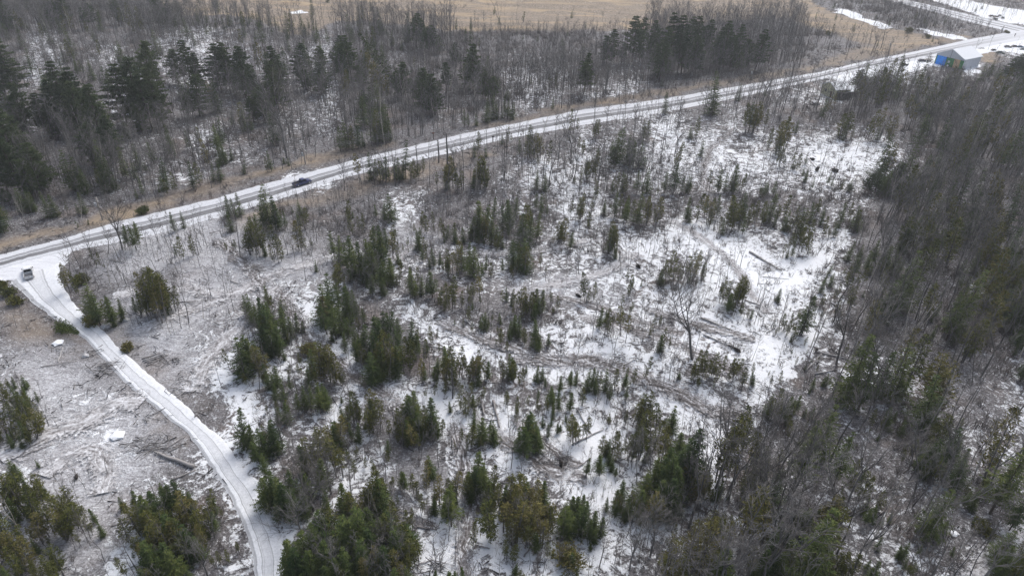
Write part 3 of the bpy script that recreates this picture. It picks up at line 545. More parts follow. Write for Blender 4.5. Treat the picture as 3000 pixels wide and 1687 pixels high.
# ---------------------------------------------------------------- surveyed trees: species and (x, top, base) read tile by tile
TREES = """
A P 100,260,720 30,480,950 260,620,1080 380,700,1060 60,900,1449 200,1030,1480 330,1080,1480 0,700,1200 160,820,1300 540,440,950 680,500,1000 500,600,1040 780,640,1130 640,620,1060 1160,290,800 1080,430,950 1240,500,970 1150,560,1000 1440,290,640 1500,400,700 1520,580,900 1680,320,700 1760,310,690 1860,330,740 2100,350,700 2060,460,660 2270,310,600 2110,470,850 2000,640,930 2310,520,700 2450,480,720 2420,330,520 2560,300,560 60,0,250 420,0,230 520,-40,210 720,20,210 900,-20,200 1200,-20,200 1300,0,190 2560,250,450 850,900,1280 280,1200,1500
A S 375,500,720 820,500,730 890,880,1250 1030,700,880 1380,560,750 1650,600,860 1930,480,720 2020,370,560 570,1130,1449 640,1180,1449 800,1060,1400 860,1190,1449 960,1110,1360 1060,1100,1300 1170,1080,1260 1290,1030,1200 1440,980,1140 1460,1210,1430 1670,1200,1370 1080,1330,1480 1240,1330,1470 1700,1090,1220 1850,1200,1290 2050,1130,1290 2180,1180,1250 980,910,1080 1850,810,1000 1760,850,980 190,140,230 30,60,300 1350,0,160 1500,30,200 1560,60,200 1740,60,210 1700,120,250 1830,60,190 1900,70,200 1970,80,220 2040,80,220 2110,150,250 2190,90,280 2330,140,230 700,450,620 490,330,480 640,430,560 900,340,480 960,440,560
A C 1960,200,300 1020,30,270 1640,150,250 2300,200,280 1080,60,250 1330,1300,1449 780,1290,1440
B P 80,260,640 20,330,600 290,150,300 570,100,370 640,200,370 700,190,400 860,330,480 990,320,680 1060,540,760 460,440,720 790,450,690 630,490,760 710,560,870 680,540,800 170,680,830 1830,400,700 2040,210,470 2190,110,470 2260,130,400 2350,150,430 2480,90,540 2420,200,560 2560,110,560 2400,330,620 1440,860,1000 2350,220,480 2060,1100,1260
B S 60,110,300 380,220,350 500,90,330 975,165,330 1090,420,640 960,580,680 1180,550,690 180,320,560 300,790,1090 260,820,1080 340,800,1060 130,880,1120 40,900,1120 930,820,960 1020,860,950 1150,720,900 1230,720,890 1255,650,760 1290,770,900 1100,740,920 1595,730,830 1680,320,440 1830,330,440 2440,690,860 2520,680,800 230,1150,1360 340,1170,1370 485,1060,1350 440,1180,1370 2100,940,1200 2150,1000,1230 2250,1040,1250 2200,1040,1240 2060,960,1180 1920,1090,1260 1470,1290,1449 1000,1270,1420 2230,1270,1449 2300,1250,1449 2120,1280,1449 2510,1200,1449 2440,1280,1449
B C 1730,820,1010 250,480,700 330,560,760 80,950,1120 1610,560,680 560,1200,1350 800,1180,1449 870,1230,1449 780,1250,1449 1250,960,1100 1420,950,1180 1480,1000,1200 1560,1080,1260 1400,1030,1210 1940,900,1050 2300,900,1060 1790,1040,1180 1890,1150,1350 1800,1250,1380 1850,1220,1370 1050,1170,1430 1090,1200,1440 1040,1000,1180 2540,1060,1270 2060,1330,1449 520,1240,1370 300,1210,1370 620,1190,1300
C P 30,130,430 90,130,470 170,150,450 300,150,520 250,240,500 400,180,480 540,210,540 60,250,560 490,300,520 350,260,540 1330,520,700 2480,400,620 2560,430,650 2080,700,900 1600,1200,1449 1380,1300,1449
C S 220,530,870 420,630,760 1350,450,680 1400,480,690 1530,520,690 1740,520,640 2310,450,600 2360,500,640 1720,650,830 850,900,1000 380,1230,1449 260,1260,1449 320,1300,1449 30,1300,1449 600,1380,1500 680,1370,1490 1090,1290,1400 1450,1200,1449 1560,1180,1449 970,1340,1440 1250,1340,1449 1800,1180,1430 2430,790,950 2060,950,1130 1960,900,1100 2250,470,620 2230,900,1100 1900,1100,1300 2380,1050,1240 1700,1240,1449 1920,1260,1449 2120,1150,1360
C C 1500,560,800 1700,600,700 520,760,1010 760,870,1130 700,900,1160 860,1160,1290 730,1120,1260 100,880,1040 1180,850,1040 1440,780,1040 1090,700,900 200,1280,1449 2300,830,1180 2200,1000,1200 1860,700,900 560,790,1000 830,1150,1270 1230,830,1030 1400,800,1030 640,950,1130 1550,850,1060
D S 40,80,320 0,0,300 590,230,270 670,210,250 380,0,200 430,20,190 640,0,170 200,-40,160 270,0,170 1320,140,300 1390,140,270 1690,10,180 1730,20,190 1820,0,180 1990,0,260 2080,20,290 2110,80,300 2040,-60,280 2270,60,180 700,690,940 760,760,1010 720,860,1010 850,780,960 940,790,960 680,930,980 2030,700,900 1900,770,960 2010,780,1060 2080,830,1150 2130,790,960 2040,900,1200 2120,1000,1250 2210,940,1120 1950,860,1050 2060,1060,1260 1850,1100,1400 1920,1090,1340 2240,920,1080 2390,520,620 2490,640,960 2560,700,900 2530,300,520 2570,330,560 2470,860,1100 2540,880,1140 2100,1310,1500 2330,1350,1500 120,1410,1500 200,1390,1500 1870,790,950 2150,880,1100 2090,960,1180
D C 700,430,520 760,470,560 860,890,1010 1900,190,360 2260,240,450 2000,200,480 2080,280,500 1390,340,520 1780,360,440 1160,560,900 1220,580,960 1300,600,900 1120,620,860 1250,640,960 1190,640,920 530,540,760 480,600,740 600,620,780 560,580,700 1850,1150,1330 2000,1200,1430 1960,1180,1400 2430,1150,1449 2500,1180,1449 2270,1230,1340 2450,1210,1449 2540,1240,1449 2560,560,760 2320,120,280 1940,240,440
D B 1020,210,400 950,200,420
E S 80,320,600 260,250,580 310,230,450 350,250,420 120,430,680 190,480,700 260,400,700 330,520,750 60,520,700 300,560,760 380,500,720 220,350,620 150,380,640 380,0,220 330,60,200 580,250,430 800,220,330 1050,20,330 1010,100,330 1090,60,340 1130,150,380 980,160,340 1150,20,200 1220,60,300 1180,220,380 920,250,370 860,260,370 1040,200,360 1320,0,190 1270,20,260 1370,130,420 1470,0,130 1510,0,160 1300,340,560 1390,320,600 2230,0,250 2060,0,200 960,370,560 910,400,600 1000,410,640 700,420,560 740,440,560 1090,460,600 1220,480,600 560,600,820 520,590,780 600,640,800 690,610,820 650,680,780 1500,760,940 80,720,1000 40,780,1050 120,760,960 60,960,1150 110,1020,1200 370,920,1200 250,960,1250 200,1000,1280 300,980,1250 400,980,1230 440,960,1140 320,930,1220 280,1060,1330 310,1150,1420 530,980,1250 180,1080,1300 1080,920,1060 1050,960,1050 1300,940,1100 1340,960,1130 1270,1000,1120 1470,1000,1200 1190,930,1010 1560,1090,1190 1940,890,1060 800,1180,1400 1280,1240,1420 720,1330,1449 1470,1320,1449 1650,1380,1500 1730,1340,1480 1850,1330,1500 1930,1340,1480 1990,1320,1500 2140,1350,1480
E C 430,380,520 390,300,500 440,540,700 160,150,300 60,60,220 90,180,320 500,330,420 620,330,450 640,160,300 760,180,330 700,130,280 1140,200,360 850,210,340 1390,60,330 1430,80,280 1340,350,480 1340,420,600 1500,450,590 1680,180,380 1660,220,390 1790,30,230 1870,140,280 1820,10,200 2010,240,480 2060,240,480 2100,20,180 2150,40,210 2300,60,260 2380,30,240 870,380,620 880,540,660 640,430,560 1280,540,620 1130,540,640 840,660,900 800,720,880 850,670,800 860,780,900 1050,660,860 980,790,900 960,880,990 1220,760,900 1290,790,920 1400,740,950 1460,760,930 1350,760,900 1430,780,960 1380,820,960 1850,640,860 1580,790,900 2180,640,780 2150,600,720 350,1090,1400 420,1160,1400 520,1150,1380 270,1210,1340 560,1050,1240 680,1030,1160 640,1130,1300 610,1280,1480 1110,980,1060 1380,1060,1180 1440,1040,1180 1210,1060,1200 2100,900,1120 2040,950,1060 2110,780,900 850,1190,1449 890,1200,1420 780,1260,1449 1040,1220,1400 1000,1250,1449 1080,1270,1449 1220,1260,1449 1300,1290,1449 1370,1340,1449 2060,1330,1480 2200,1330,1440 2440,540,720 2500,480,700 2350,950,1080 2420,1050,1200
F C 180,20,250 100,0,230 370,30,300 420,60,280 540,60,240 760,20,200 330,100,300 590,80,270 700,90,250 880,140,370 940,200,400 870,260,460 790,300,480 1060,180,340 1130,200,320 1000,60,200 820,100,300 750,380,500 1240,80,220 1230,560,760 1340,580,740 1240,700,880 1150,780,920 1400,780,980 2240,240,480 2090,700,960 2440,680,960 1950,950,1100 390,640,900 330,700,900 440,680,880 300,660,800 430,860,960 370,860,940 60,480,700 100,460,640 30,560,700 140,540,700 360,740,920 870,880,960 820,900,960 780,950,1090 740,920,1050 840,1010,1120 1290,1110,1240 930,1180,1240 850,1240,1300 1010,1230,1290 150,1200,1400 210,1220,1400 290,1240,1420 370,1260,1449 80,1260,1420 420,1270,1400 250,1300,1449 60,1330,1449 730,1340,1449 2230,330,560 1640,600,800 1800,740,920 2200,560,760 2300,760,960 1480,560,760 1900,260,460
F S 250,0,200 450,0,220 640,0,240 960,80,240 1300,100,300 1180,60,260 1100,530,620 1110,600,720 1040,640,760 1310,380,560 1290,480,640 1420,350,560 1500,380,600 1660,250,470 1700,200,440 1600,470,640 2000,0,180 2040,140,300 2310,300,520 2390,440,680 2420,560,760 2080,560,740 2130,640,800 2350,660,860 2050,1000,1140 1880,640,760 1900,800,940 2560,680,900 2560,850,1100 2560,1180,1400 1450,840,960 1050,880,940 980,1380,1480 1080,1350,1449 1850,1260,1380 1560,420,620 1380,420,600 2260,120,300 2460,380,600 2180,420,620 1740,60,260 2520,960,1180
G C 60,20,200 330,180,380 290,220,430 100,160,380 150,300,440 60,200,400 220,320,440 30,320,460 240,100,300 120,720,960 200,700,980 340,700,930 440,780,960 500,850,1080 560,800,1000 420,900,1140 600,900,1100 520,960,1180 680,1020,1150 560,1090,1200 150,980,1280 80,1080,1330 240,1180,1400 180,1260,1500 480,1240,1449 420,1300,1500 60,1350,1500 330,1000,1200 280,820,1060 1060,900,1150 1450,800,1050 1250,960,1220 1220,1020,1300 1400,1000,1250 1550,820,1040 1610,850,1040 1520,980,1180 1680,920,1000 1150,1150,1350 1540,1090,1290 1180,950,1180 1330,1100,1340 1730,1250,1350 2400,340,620 2490,330,560 2340,400,640 2540,420,700 2440,480,720 2560,250,480 2550,880,1200 1600,960,1120 1350,1050,1290
G S 160,0,200 230,60,260 120,580,720 160,620,740 240,720,900 1070,800,1000 1130,840,1080 1210,800,1050 1290,760,1000 1340,740,980 1400,720,950 1330,950,1230 1500,920,1100 1200,1180,1449 1290,1200,1449 1380,1230,1480 1250,1300,1500 1430,1100,1350 1160,880,1120 1860,190,480 1900,310,500 2000,330,560 1960,400,600 2080,280,520 2350,0,200 2420,0,230 2310,20,190 2460,40,200 2080,0,140 2150,0,160 2170,140,300 2010,520,720 2080,640,900 2030,700,930 2160,740,1000 2240,780,1020 2330,640,900 2200,1140,1449 2260,1200,1500 2310,1100,1400 2180,1300,1540 2410,1050,1400 2480,960,1300 2370,1230,1520 2470,1180,1500 2540,1300,1560 2100,900,1060 2130,700,940
H C 200,40,280 120,60,300 50,180,360 300,120,340 240,180,380 640,160,330 420,200,380 370,260,440 470,300,480 120,470,560 80,500,620 350,500,640 550,280,480 620,250,420 710,260,400 700,0,100 780,0,100 900,20,200 940,100,260 960,0,160 980,300,480 960,380,500 1150,620,800 1160,700,880 1240,60,200 1330,100,220 1550,100,230 1820,20,160 1750,210,450 1770,290,430 640,600,800 740,680,900 780,720,880 710,780,900 600,820,950 250,680,1000 200,750,1000 360,720,950 380,880,1150 340,980,1300 480,1060,1350 440,1250,1500 520,1180,1400 1360,640,900 1300,720,950 1450,720,960 1390,850,1100 1320,880,1200 1480,900,1200 1560,930,1150 1190,760,1000 1250,900,1140 1130,850,1170 1420,960,1180 1350,760,1040 1430,800,1060 2060,340,520 1960,380,540 2200,100,300 2280,60,260 2380,100,330 2140,180,300 2300,200,420 2240,300,560 2400,340,640 2350,260,500 2180,350,520 2180,800,960 2350,850,1050 2300,820,1050 1350,1400,1500 2080,820,980 2450,700,950
H S 510,80,330 560,60,300 680,110,380 520,260,460 1000,200,400 1060,240,440 1040,510,800 1100,570,840 1010,600,840 1400,180,480 1430,230,440 1380,300,560 1460,280,430 1640,40,200 1720,60,200 1590,0,180 1580,250,330 1650,290,360 1560,300,400 450,640,780 480,650,800 830,770,1060 860,780,950 300,700,1000 30,740,1000 80,820,1050 250,880,1200 150,940,1300 60,980,1350 420,1080,1400 180,1150,1480 60,1250,1560 320,1200,1500 240,1300,1540 380,1350,1580 120,1060,1400 1520,720,900 1240,740,920 1660,860,1020 1770,830,1020 1700,900,1130 1790,880,1120 1900,940,1120 1950,980,1150 1870,1000,1160 2000,850,950 2060,870,1000 1950,500,680 2040,540,650 2020,490,600 2400,460,820 2460,520,900 2340,560,820 2500,620,960 2540,340,560 2250,780,1000 1740,1240,1380 910,1380,1520 860,1400,1520 2430,580,880
I S 40,290,780 -20,350,760 640,40,230 760,60,250 850,60,200 920,150,240 260,700,860 220,760,860 680,1020,1300 640,1100,1400 730,1060,1300 600,1180,1449 560,1380,1500 870,900,1080 930,880,1060 960,1140,1400 900,1180,1400 1550,140,320 1600,160,260 1950,300,600 1850,400,680 1780,420,640 2110,780,920 2180,800,940 1440,860,1000 1390,880,1020 1660,1150,1300 1640,1180,1290 1390,1340,1500 1430,1300,1500 1960,1000,1110 2380,1220,1480 2470,1300,1500 2030,1210,1300 1880,460,700
I C 450,260,480 500,340,640 560,370,700 600,430,640 440,600,820 520,600,760 620,480,600 700,20,220 800,250,380 820,130,240 150,580,820 110,680,900 180,880,1150 120,1000,1449 220,1000,1300 70,1050,1300 180,1200,1480 350,950,1080 690,1150,1350 1080,780,1080 1050,850,1080 1110,820,1060 1050,1180,1449 1130,1230,1449 1200,1250,1449 1310,530,680 1260,560,680 1380,650,840 1340,660,860 1500,200,330 1900,260,520 1720,400,560 1870,560,760 2320,420,560 2250,660,800 2290,700,800 1720,1320,1449 2100,240,320 2500,1180,1449 2540,1080,1400 2420,1260,1480 2520,560,700 1280,1240,1449 850,880,1050 1920,200,440 1320,700,860
A B 1010,560,840 640,1290,1449 1000,1160,1390 1240,40,240 1070,0,280 640,-30,230 810,-20,200 960,1080,1340 1200,1100,1310 2230,900,1190
B B 1030,740,1080 820,-20,280 780,-30,250 1210,0,280 2400,560,800 1190,890,1110 2210,760,860
B K 2320,0,230
A K 2160,640,1190
D B 930,140,440 600,-20,230 460,330,540 550,360,700 1200,160,390 1510,90,300 1820,180,500
D W 690,580,760 830,480,700 1290,330,540 1570,320,470 1290,870,1080 1320,900,1080 1390,830,950 1540,690,960 2040,260,500 2230,230,500 2280,150,430
B W 320,640,1090 290,820,1060 1285,740,960 690,180,380 485,440,640
C W 1480,780,1040 1560,560,780 2120,780,980 2010,570,820 2160,830,1040 1730,560,830 1850,560,800
E W 730,20,330 290,760,980 260,800,970 1160,180,340 1310,90,260
F W 1330,680,1000 1300,740,1000 1380,760,1000 960,800,1170 1180,760,960 1520,700,1000 1950,330,520 1620,230,380 1760,800,1060 1640,330,500
G W 180,840,1150 90,760,1060 1230,650,700 60,280,460
I W 1860,760,1160 30,1050,1449 2080,1000,1300
H K 320,1060,1340 2330,950,1290 2180,1080,1380
G K 2360,600,960 2280,850,1160 1560,1190,1449 2140,240,480 2450,420,700 2560,1230,1500
F K 1750,280,560 2130,60,420 60,760,1280 2440,0,300 1420,1080,1400
I K 1700,370,640 830,330,570 940,1100,1330 680,1080,1240
C K 80,560,780 1890,840,1060 2080,960,1200
"""
items = []          # kind, x, y, height, apparent top px, base px
for line in TREES.strip().splitlines():
    tl, sp, *pts = line.split()
    for p in pts:
        x, yt, yb = map(float, p.split(','))
        bx, by = tp(tl, x, yb); tpx, tpy = tp(tl, x, yt)
        w = un(bx, by); h = top_height(w[0], w[1], tpy)
        if tl in 'IF' and sp in 'SCP': h *= .95
        if bool(on_road(w[0], w[1])) : continue
        items.append([sp, w[0], w[1], h])
print('surveyed trees', len(items))
for it in list(items):      # close companions that thicken every clump
    px_, py_ = proj(it[1], it[2], 0)
    n_ = {'S': 1.2, 'C': 1.6, 'P': 1.2}.get(it[0], 0) * (1.3 if py_ > 900 else 1.0)
    for _ in range(int(n_ + rng.random())):
        a_, d_ = rng.uniform(0, 6.283), rng.uniform(.8, 2.6) * (2.0 if it[0] == 'P' else 1.0)
        x_, y_ = it[1] + math.cos(a_) * d_, it[2] + math.sin(a_) * d_
        if bool(on_road(x_, y_)) or float(rdist(x_, y_)) < 2.5: continue
        k_ = it[0] if rng.random() < .7 or it[0] == 'P' else ('C' if it[0] == 'S' else 'S')
        items.append([k_, x_, y_, it[3] * rng.uniform(.35, .95)])
    if py_ > 300:
        for _ in range(int(rng.integers(1, 4))):
            a_, d_ = rng.uniform(0, 6.283), rng.uniform(1.0, 5.5); x_, y_ = it[1] + math.cos(a_) * d_, it[2] + math.sin(a_) * d_
            if bool(on_road(x_, y_)) or float(rdist(x_, y_)) < 2.5: continue
            h_ = min(it[3], 9) * rng.uniform(.5, 1.15); items.append(['L' if h_ < 4.6 else ('W' if rng.random() < .06 else 'B'), x_, y_, h_])
# trees filling the woods, from the stem density map
def scatter(dmax, n, lo_, hi_, f):
    X = rng.uniform(-330, 400, n); Y = rng.uniform(30, 520, n); px, py = proj(X, Y, 0)
    k = (px > -130) & (px < 3130) & (py > -130) & (py < 1900); X, Y = X[k], Y[k]
    return X[f(X, Y)], Y[f(X, Y)]
def density_pick(X, Y, per9, power=1.35, M_=None, edge=3.0):
    d = look(STEM_M if M_ is None else M_, X, Y) ** power * per9 * (.45 + 1.1 * vnoise(X, Y, 11, 2))
    ok = ~on_road(X, Y) & (rdist(X, Y) > edge)
    ok &= (np.hypot(X - BARN0[0] - 6, Y - BARN0[1] - 3) > 13) & (np.hypot(X - HOUSE0[0] - 4, Y - HOUSE0[1] - 3) > 8)
    return ok & (rng.random(X.shape) < d)
AREA = 730.0 * 490.0
N = int(AREA * .26)
X = rng.uniform(-330, 400, N); Y = rng.uniform(30, 520, N); px, py = proj(X, Y, 0)
k = (px > -140) & (px < 3140) & (py > -160) & (py < 1900); X, Y = X[k], Y[k]
px, py = proj(X, Y, 0)
fld_ = np.zeros(len(X)); fld_ = smooth_poly(X, Y, TAN[0], 1.0)
k = density_pick(X, Y, np.where((py < 520) & (px < 2350), .95, np.where(px > 2250, .42, 2.6))) & (rng.random(len(X)) > fld_ * .9); X, Y = X[k], Y[k]; px, py = proj(X, Y, 0)
HT = np.where((px > 1900) & (py < 500) & (py > 120), 9.5, 8.0)
HT = np.where((py > 480) & (px < XB(py)), 4.6, HT); pj = px + (vnoise(X, Y, 13, 1) - .5) * 330; HT = np.where((pj > XB(py)) & (py > 300), 11.0, HT); HT = np.where((px > 2000) & (px < XB(py)) & (py > 360) & (py < 900), 5.0, HT)
HT = np.where((px < 1900) & (py > 240) & (py < 560), 9.5, HT); HT = np.where(py < 150, 11.0, HT); HT = np.where((px < 1000) & (py < 250) & (py > 120), 7.5, HT)
HT = np.where((px > 1330) & (px < 1880) & (py < 175), 5.0, HT)
HT = HT * rng.uniform(.6, 1.3, HT.shape)
HT = np.where((px > 2350) & (py < 130), HT * .62, HT)
HT = np.where((px > 2600) & (py > 110) & (py < 300), HT * .55, HT)
for x, y, h, q in zip(X, Y, HT, rng.random(len(X))):
    items.append(['W' if q < .035 else ('L' if h < 4.6 else 'B'), x, y, h])
# young conifers among the dense right hand wood and the far wood
N2 = int(AREA * .035); X = rng.uniform(-330, 400, N2); Y = rng.uniform(30, 520, N2); px, py = proj(X, Y, 0)
k = (px > -140) & (px < 3140) & (py > -160) & (py < 1900); X, Y, px, py = X[k], Y[k], px[k], py[k]
right = (px + (vnoise(X, Y, 13, 1) - .5) * 330 > XB(py)) & (py > 260)
left = (px < 1150) & (py < 640)
k = density_pick(X, Y, np.where(right, .72, np.where(left, .35, .10)), 1.5)
for x, y, r, l, q, s in zip(X[k], Y[k], right[k], left[k], rng.random(k.sum()), rng.random(k.sum())):
    if 2690 < proj(x, y, 0)[0] < 2880 and 180 < proj(x, y, 0)[1] < 290: s = -.4
    kind = 'C' if q < (.5 if r else .3) else 'S'
    items.append([kind, x, y, ((7.5 + 5.5 * s) if r else 5 + 5 * s) if (r or l) else 2.5 + 3 * s])
# ---------------------------------------------------------------- plant them
SPOTS = [(80, 60, "in the wood at the top left corner"), (330, 60, "in the wood below the tan field's left end"), (560, 90, "at the near edge of the tan field, upper left"), (780, 90, "around the snow patch in the tan field"),
 (90, 250, "in the pine stand at the upper left edge"), (270, 290, "in the broad pine stand of the upper left"), (450, 240, "around the tall pines right of the broad stand"), (590, 200, "beneath the snowy slope of the far wood"), (740, 210, "on the snowy slope left of the dark fallen hemlock"), (880, 180, "just left of the leaning dark trees mid far wood"),
 (80, 450, "in the dark corner above the main road's left end"), (260, 500, "on the bank behind the leaning utility pole"), (440, 500, "above the tan verge left of the blue pickup"), (640, 460, "on the far bank close left of the blue pickup"), (830, 380, "around the big pale bare tree above the blue pickup"),
 (1020, 140, "below the field, right of the snow patch"), (1230, 120, "under the middle of the tan field"), (1050, 300, "in the far wood above the road's middle left"), (1250, 270, "in the far wood above the road's middle"), (1130, 400, "along the far verge around the two white birches"), (1400, 320, "on the far bank by the leaning white birch"),
 (1500, 130, "in the grey thicket below the field"), (1560, 240, "in the slender grey wood with snow between"), (1780, 110, "left of the round pines below the field"), (1750, 250, "in the snowy pole wood under the round pines"), (1960, 140, "among the round pines under the field"), (2130, 110, "right of the round pines by the field"), (2000, 240, "on the far bank right of the round pines"), (2250, 170, "in the grey wood left of the far utility pole"),
 (2350, 60, "between the tan field's right end and the white ditch"), (2480, 110, "in the thicket around the far utility pole"), (2600, 30, "between the white ditch and the back road"), (2760, 50, "in the thicket beside the back road"), (2900, 30, "behind the back road at the top right"), (2850, 90, "in the thicket by the far road fork"),
 (2130, 330, "by the road left of the cream house"), (2340, 320, "in front of the cream house"), (2540, 260, "between the cream house and the barn yard"), (2720, 260, "in the wood just below the barn"), (2900, 230, "in the wood right of the barn"), (2600, 400, "in the dense wood below the barn yard"), (2850, 400, "in the dense wood at the upper right edge"),
 (300, 650, "beside the road by the forked roadside tree"), (530, 620, "on the near verge below the blue pickup's left"), (790, 600, "below the blue pickup on the near side"), (950, 520, "on the near verge right of the blue pickup"), (1140, 500, "by the twin dead snags below the road"), (1330, 500, "below the roadside post"), (1540, 420, "among the trees hiding the road's middle"), (1700, 420, "below the road, middle right"), (1850, 430, "on the snowy cutover below the road's right part"), (2050, 470, "on the snow left of the two root mounds"), (2300, 480, "by the two dark root mounds"), (2440, 560, "at the upper right margin of the clearing"),
 (240, 780, "in the strip right of the road junction"), (330, 900, "on the inner side of the side road's first bend"), (480, 800, "in the rusty cedar clump of the left clearing"), (640, 740, "in the left clearing above the trail fork"), (60, 900, "left of the side road under the junction"), (800, 700, "above the trail crossing, left of centre"), (800, 920, "in the spruce island right of the trail crossing"), (740, 1020, "at the lower end of the spruce island"),
 (1000, 620, "in the upper centre left thicket"), (1100, 740, "in the tall spruce group left of centre"), (1430, 640, "in the dark spruce group above centre"), (1250, 660, "between the two dark spruce groups"), (1370, 760, "in the small grove under the dark spruce group"), (1600, 620, "in the cedar belt above the centre"), (1680, 700, "by the fallen pole bundle right of centre"), (1850, 640, "in the cedar belt atop the white clearing"), (2080, 630, "in the long cedar belt of the upper right"), (2280, 650, "at the right end of the long cedar belt"),
 (1130, 960, "in the dark spruce mound below the tall group"), (1230, 1080, "in the olive rim under the dark mound"), (1060, 900, "at the left flank of the dark mound"), (1300, 860, "among saplings at the centre"), (1530, 890, "in the grove just right of centre"), (1540, 1000, "in the small grove below centre"), (1330, 1090, "in the cedar row above the pale open patch"), (1500, 1090, "in the cedar row below centre"), (1730, 1100, "in the low spruce row below the rutted trail"), (1760, 830, "on the snow right of the centre grove"), (1850, 1000, "around the lone tall bare tree"), (2150, 860, "in the olive clump on the white clearing"), (2050, 790, "left of the olive clump on the white clearing"), (2300, 900, "on the snow at the clearing's right side"), (2380, 760, "at the spruce corner of the white clearing"), (2120, 1060, "in the cedar thicket under the lone bare tree"), (2350, 1030, "by the fallen log at the clearing's lower right"),
 (2530, 720, "in the dark wood beside the white clearing"), (2730, 650, "in the dense right hand wood, upper part"), (2900, 760, "at the right edge in the dense wood"), (2520, 900, "around the pale birch clump at right"), (2740, 900, "in the brown middle of the right hand wood"), (2920, 1000, "at the right edge below the dense wood"), (2560, 1060, "on the wooded slope right of the log"),
 (60, 1220, "in the cedar clump at the left edge"), (100, 1430, "in the lower left corner clump, upper part"), (230, 1500, "in the lower left corner clump, right part"), (80, 1620, "in the very bottom left corner"), (500, 1480, "in the big island inside the side road's curve"), (560, 1600, "at the foot of the island inside the curve"), (440, 1560, "left side of the island inside the curve"), (690, 1540, "between the island and the side road"),
 (750, 1280, "right of the side road at its lower bend"), (850, 1180, "in the twin spruce pair above the lower bend"), (940, 1210, "in the pointed spruce group above the lower bend"), (830, 1430, "in the dark grove right of the side road"), (930, 1600, "in the dark bottom grove by the side road"), (1060, 1530, "in the bottom grove around the round bare tree"), (980, 1350, "in the olive grove above the bottom grove"), (1120, 1230, "left of the pale open patch"), (1210, 1230, "in the spruce group beside the pale patch"), (1150, 1400, "on the brushy ground below the pale patch"), (1280, 1420, "on the white floor left of the pointed pair"),
 (1400, 1250, "between the pale patch and the skid lanes"), (1420, 1400, "in the pointed pair beside the narrow trail"), (1560, 1270, "beside the snowy skid lanes"), (1690, 1240, "at the top of the snowy hollow"), (1300, 1600, "on the white floor at the bottom"), (1530, 1500, "in the brown grove under the skid lanes"), (1680, 1520, "among the bare trunked spruces at the bottom"), (1640, 1640, "at the bottom edge, middle right"), (1800, 1340, "right of the snowy hollow"), (1880, 1250, "in the brown thicket right of the hollow"), (1940, 1400, "in the big dark spruce clump lower right"), (1880, 1560, "around the grey spreading trees lower right"), (2010, 1600, "at the bottom edge below the spruce clump"), (2060, 1280, "on snow right of the big dark clump"),
 (2200, 1180, "on the slope under the dark brush pile"), (2190, 1330, "in the tall cedar group lower right"), (2150, 1470, "below the tall cedar group"), (2280, 1570, "around the narrow white lane, bottom right"), (2400, 1300, "in the leaning stems lower right"), (2420, 1470, "in the brown cedar column group"), (2560, 1380, "in the middle of the lower right wood"), (2580, 1600, "at the bottom of the lower right wood"), (2740, 1300, "around the dark spruce of the lower right wood"), (2750, 1500, "by the long leaning white birch"), (2900, 1400, "at the lower right edge"), (2930, 1600, "by the pale track in the bottom right corner"), (2650, 1180, "in the thin wood at lower right, upper part")]
ORD = "leftmost second third fourth fifth sixth seventh eighth ninth tenth eleventh twelfth thirteenth fourteenth fifteenth sixteenth seventeenth eighteenth nineteenth twentieth".split()
NUM = "zero one two three four five six seven eight nine ten eleven twelve thirteen fourteen fifteen sixteen seventeen eighteen nineteen twenty".split()
SPN = {'S': ('dark spruce', 'spruce tree', 'dark green spruces'), 'P': ('layered pine', 'pine tree', 'layered pines'), 'C': ('olive cedar', 'cedar tree', 'olive cedars'), 'B': ('bare grey tree', 'bare tree', 'bare grey trees'),
       'W': ('pale birch', 'birch tree', 'pale stemmed birches'), 'L': ('leafless sapling', 'sapling', 'thin leafless saplings'), 'K': ('spreading bare tree', 'bare tree', 'spreading bare trees')}
SP = np.array([(a, b) for a, b, _ in SPOTS], float)
by = {}
for it in items: by.setdefault(it[0], []).append(it)
solo, rest = [], {}
for kd, L in by.items():
    arr = np.array([[a[1], a[2], a[3]] for a in L]); gz = hgt(arr[:, 0], arr[:, 1])
    bx, byy = proj(arr[:, 0], arr[:, 1], gz); tx, ty = proj(arr[:, 0], arr[:, 1], gz + arr[:, 2])
    vis = (np.maximum(bx, tx) > 5) & (np.minimum(bx, tx) < 2995) & (byy > 5) & (ty < 1640)
    size = np.where(vis, np.minimum(byy, 1687) - np.maximum(ty, 0), -1)
    od = np.argsort(-size); top = set(od[:300].tolist())
    for i in range(len(L)):
        if i in top and vis[i]: solo.append((kd, *arr[i], gz[i], bx[i], byy[i], size[i]))
        else: rest.setdefault(kd, []).append((*arr[i], gz[i]))
print({k: len(v) for k, v in by.items()}, 'solo', len(solo))
made = []
for kd, x, y, h, z, bx, byy, size in solo:
    Pk = PROTO[kd]; j = int(rng.integers(len(Pk['v']))); v = Pk['v'][j]
    r = bpy.data.objects.new(Pk['name'], None); SC.collection.objects.link(r)
    s = h / Pk['H']; w = s ** .75 * float(rng.uniform(.85, 1.15)) if kd in 'SPC' else s * float(rng.uniform(.85, 1.2))
    w *= {'C': 1.05, 'P': 1.0, 'S': 1.02}.get(kd, 1.0)
    lean = .05 if kd in 'SP' else .08
    r.location = (x, y, z - .05); r.rotation_euler = (float(rng.normal(0, lean)), float(rng.normal(0, lean)), float(rng.uniform(0, 6.28))); r.scale = (w, w, s)
    r.empty_display_size = .3
    for nm, me in (('trunk', v[0]), ('crown', v[1])):
        c = bpy.data.objects.new(nm, me); SC.collection.objects.link(c); c.parent = r
    k = int(np.argmin(np.hypot(SP[:, 0] - bx, (SP[:, 1] - (byy - size * .35)) * 1.25)))
    made.append([r, kd, k, bx, size])
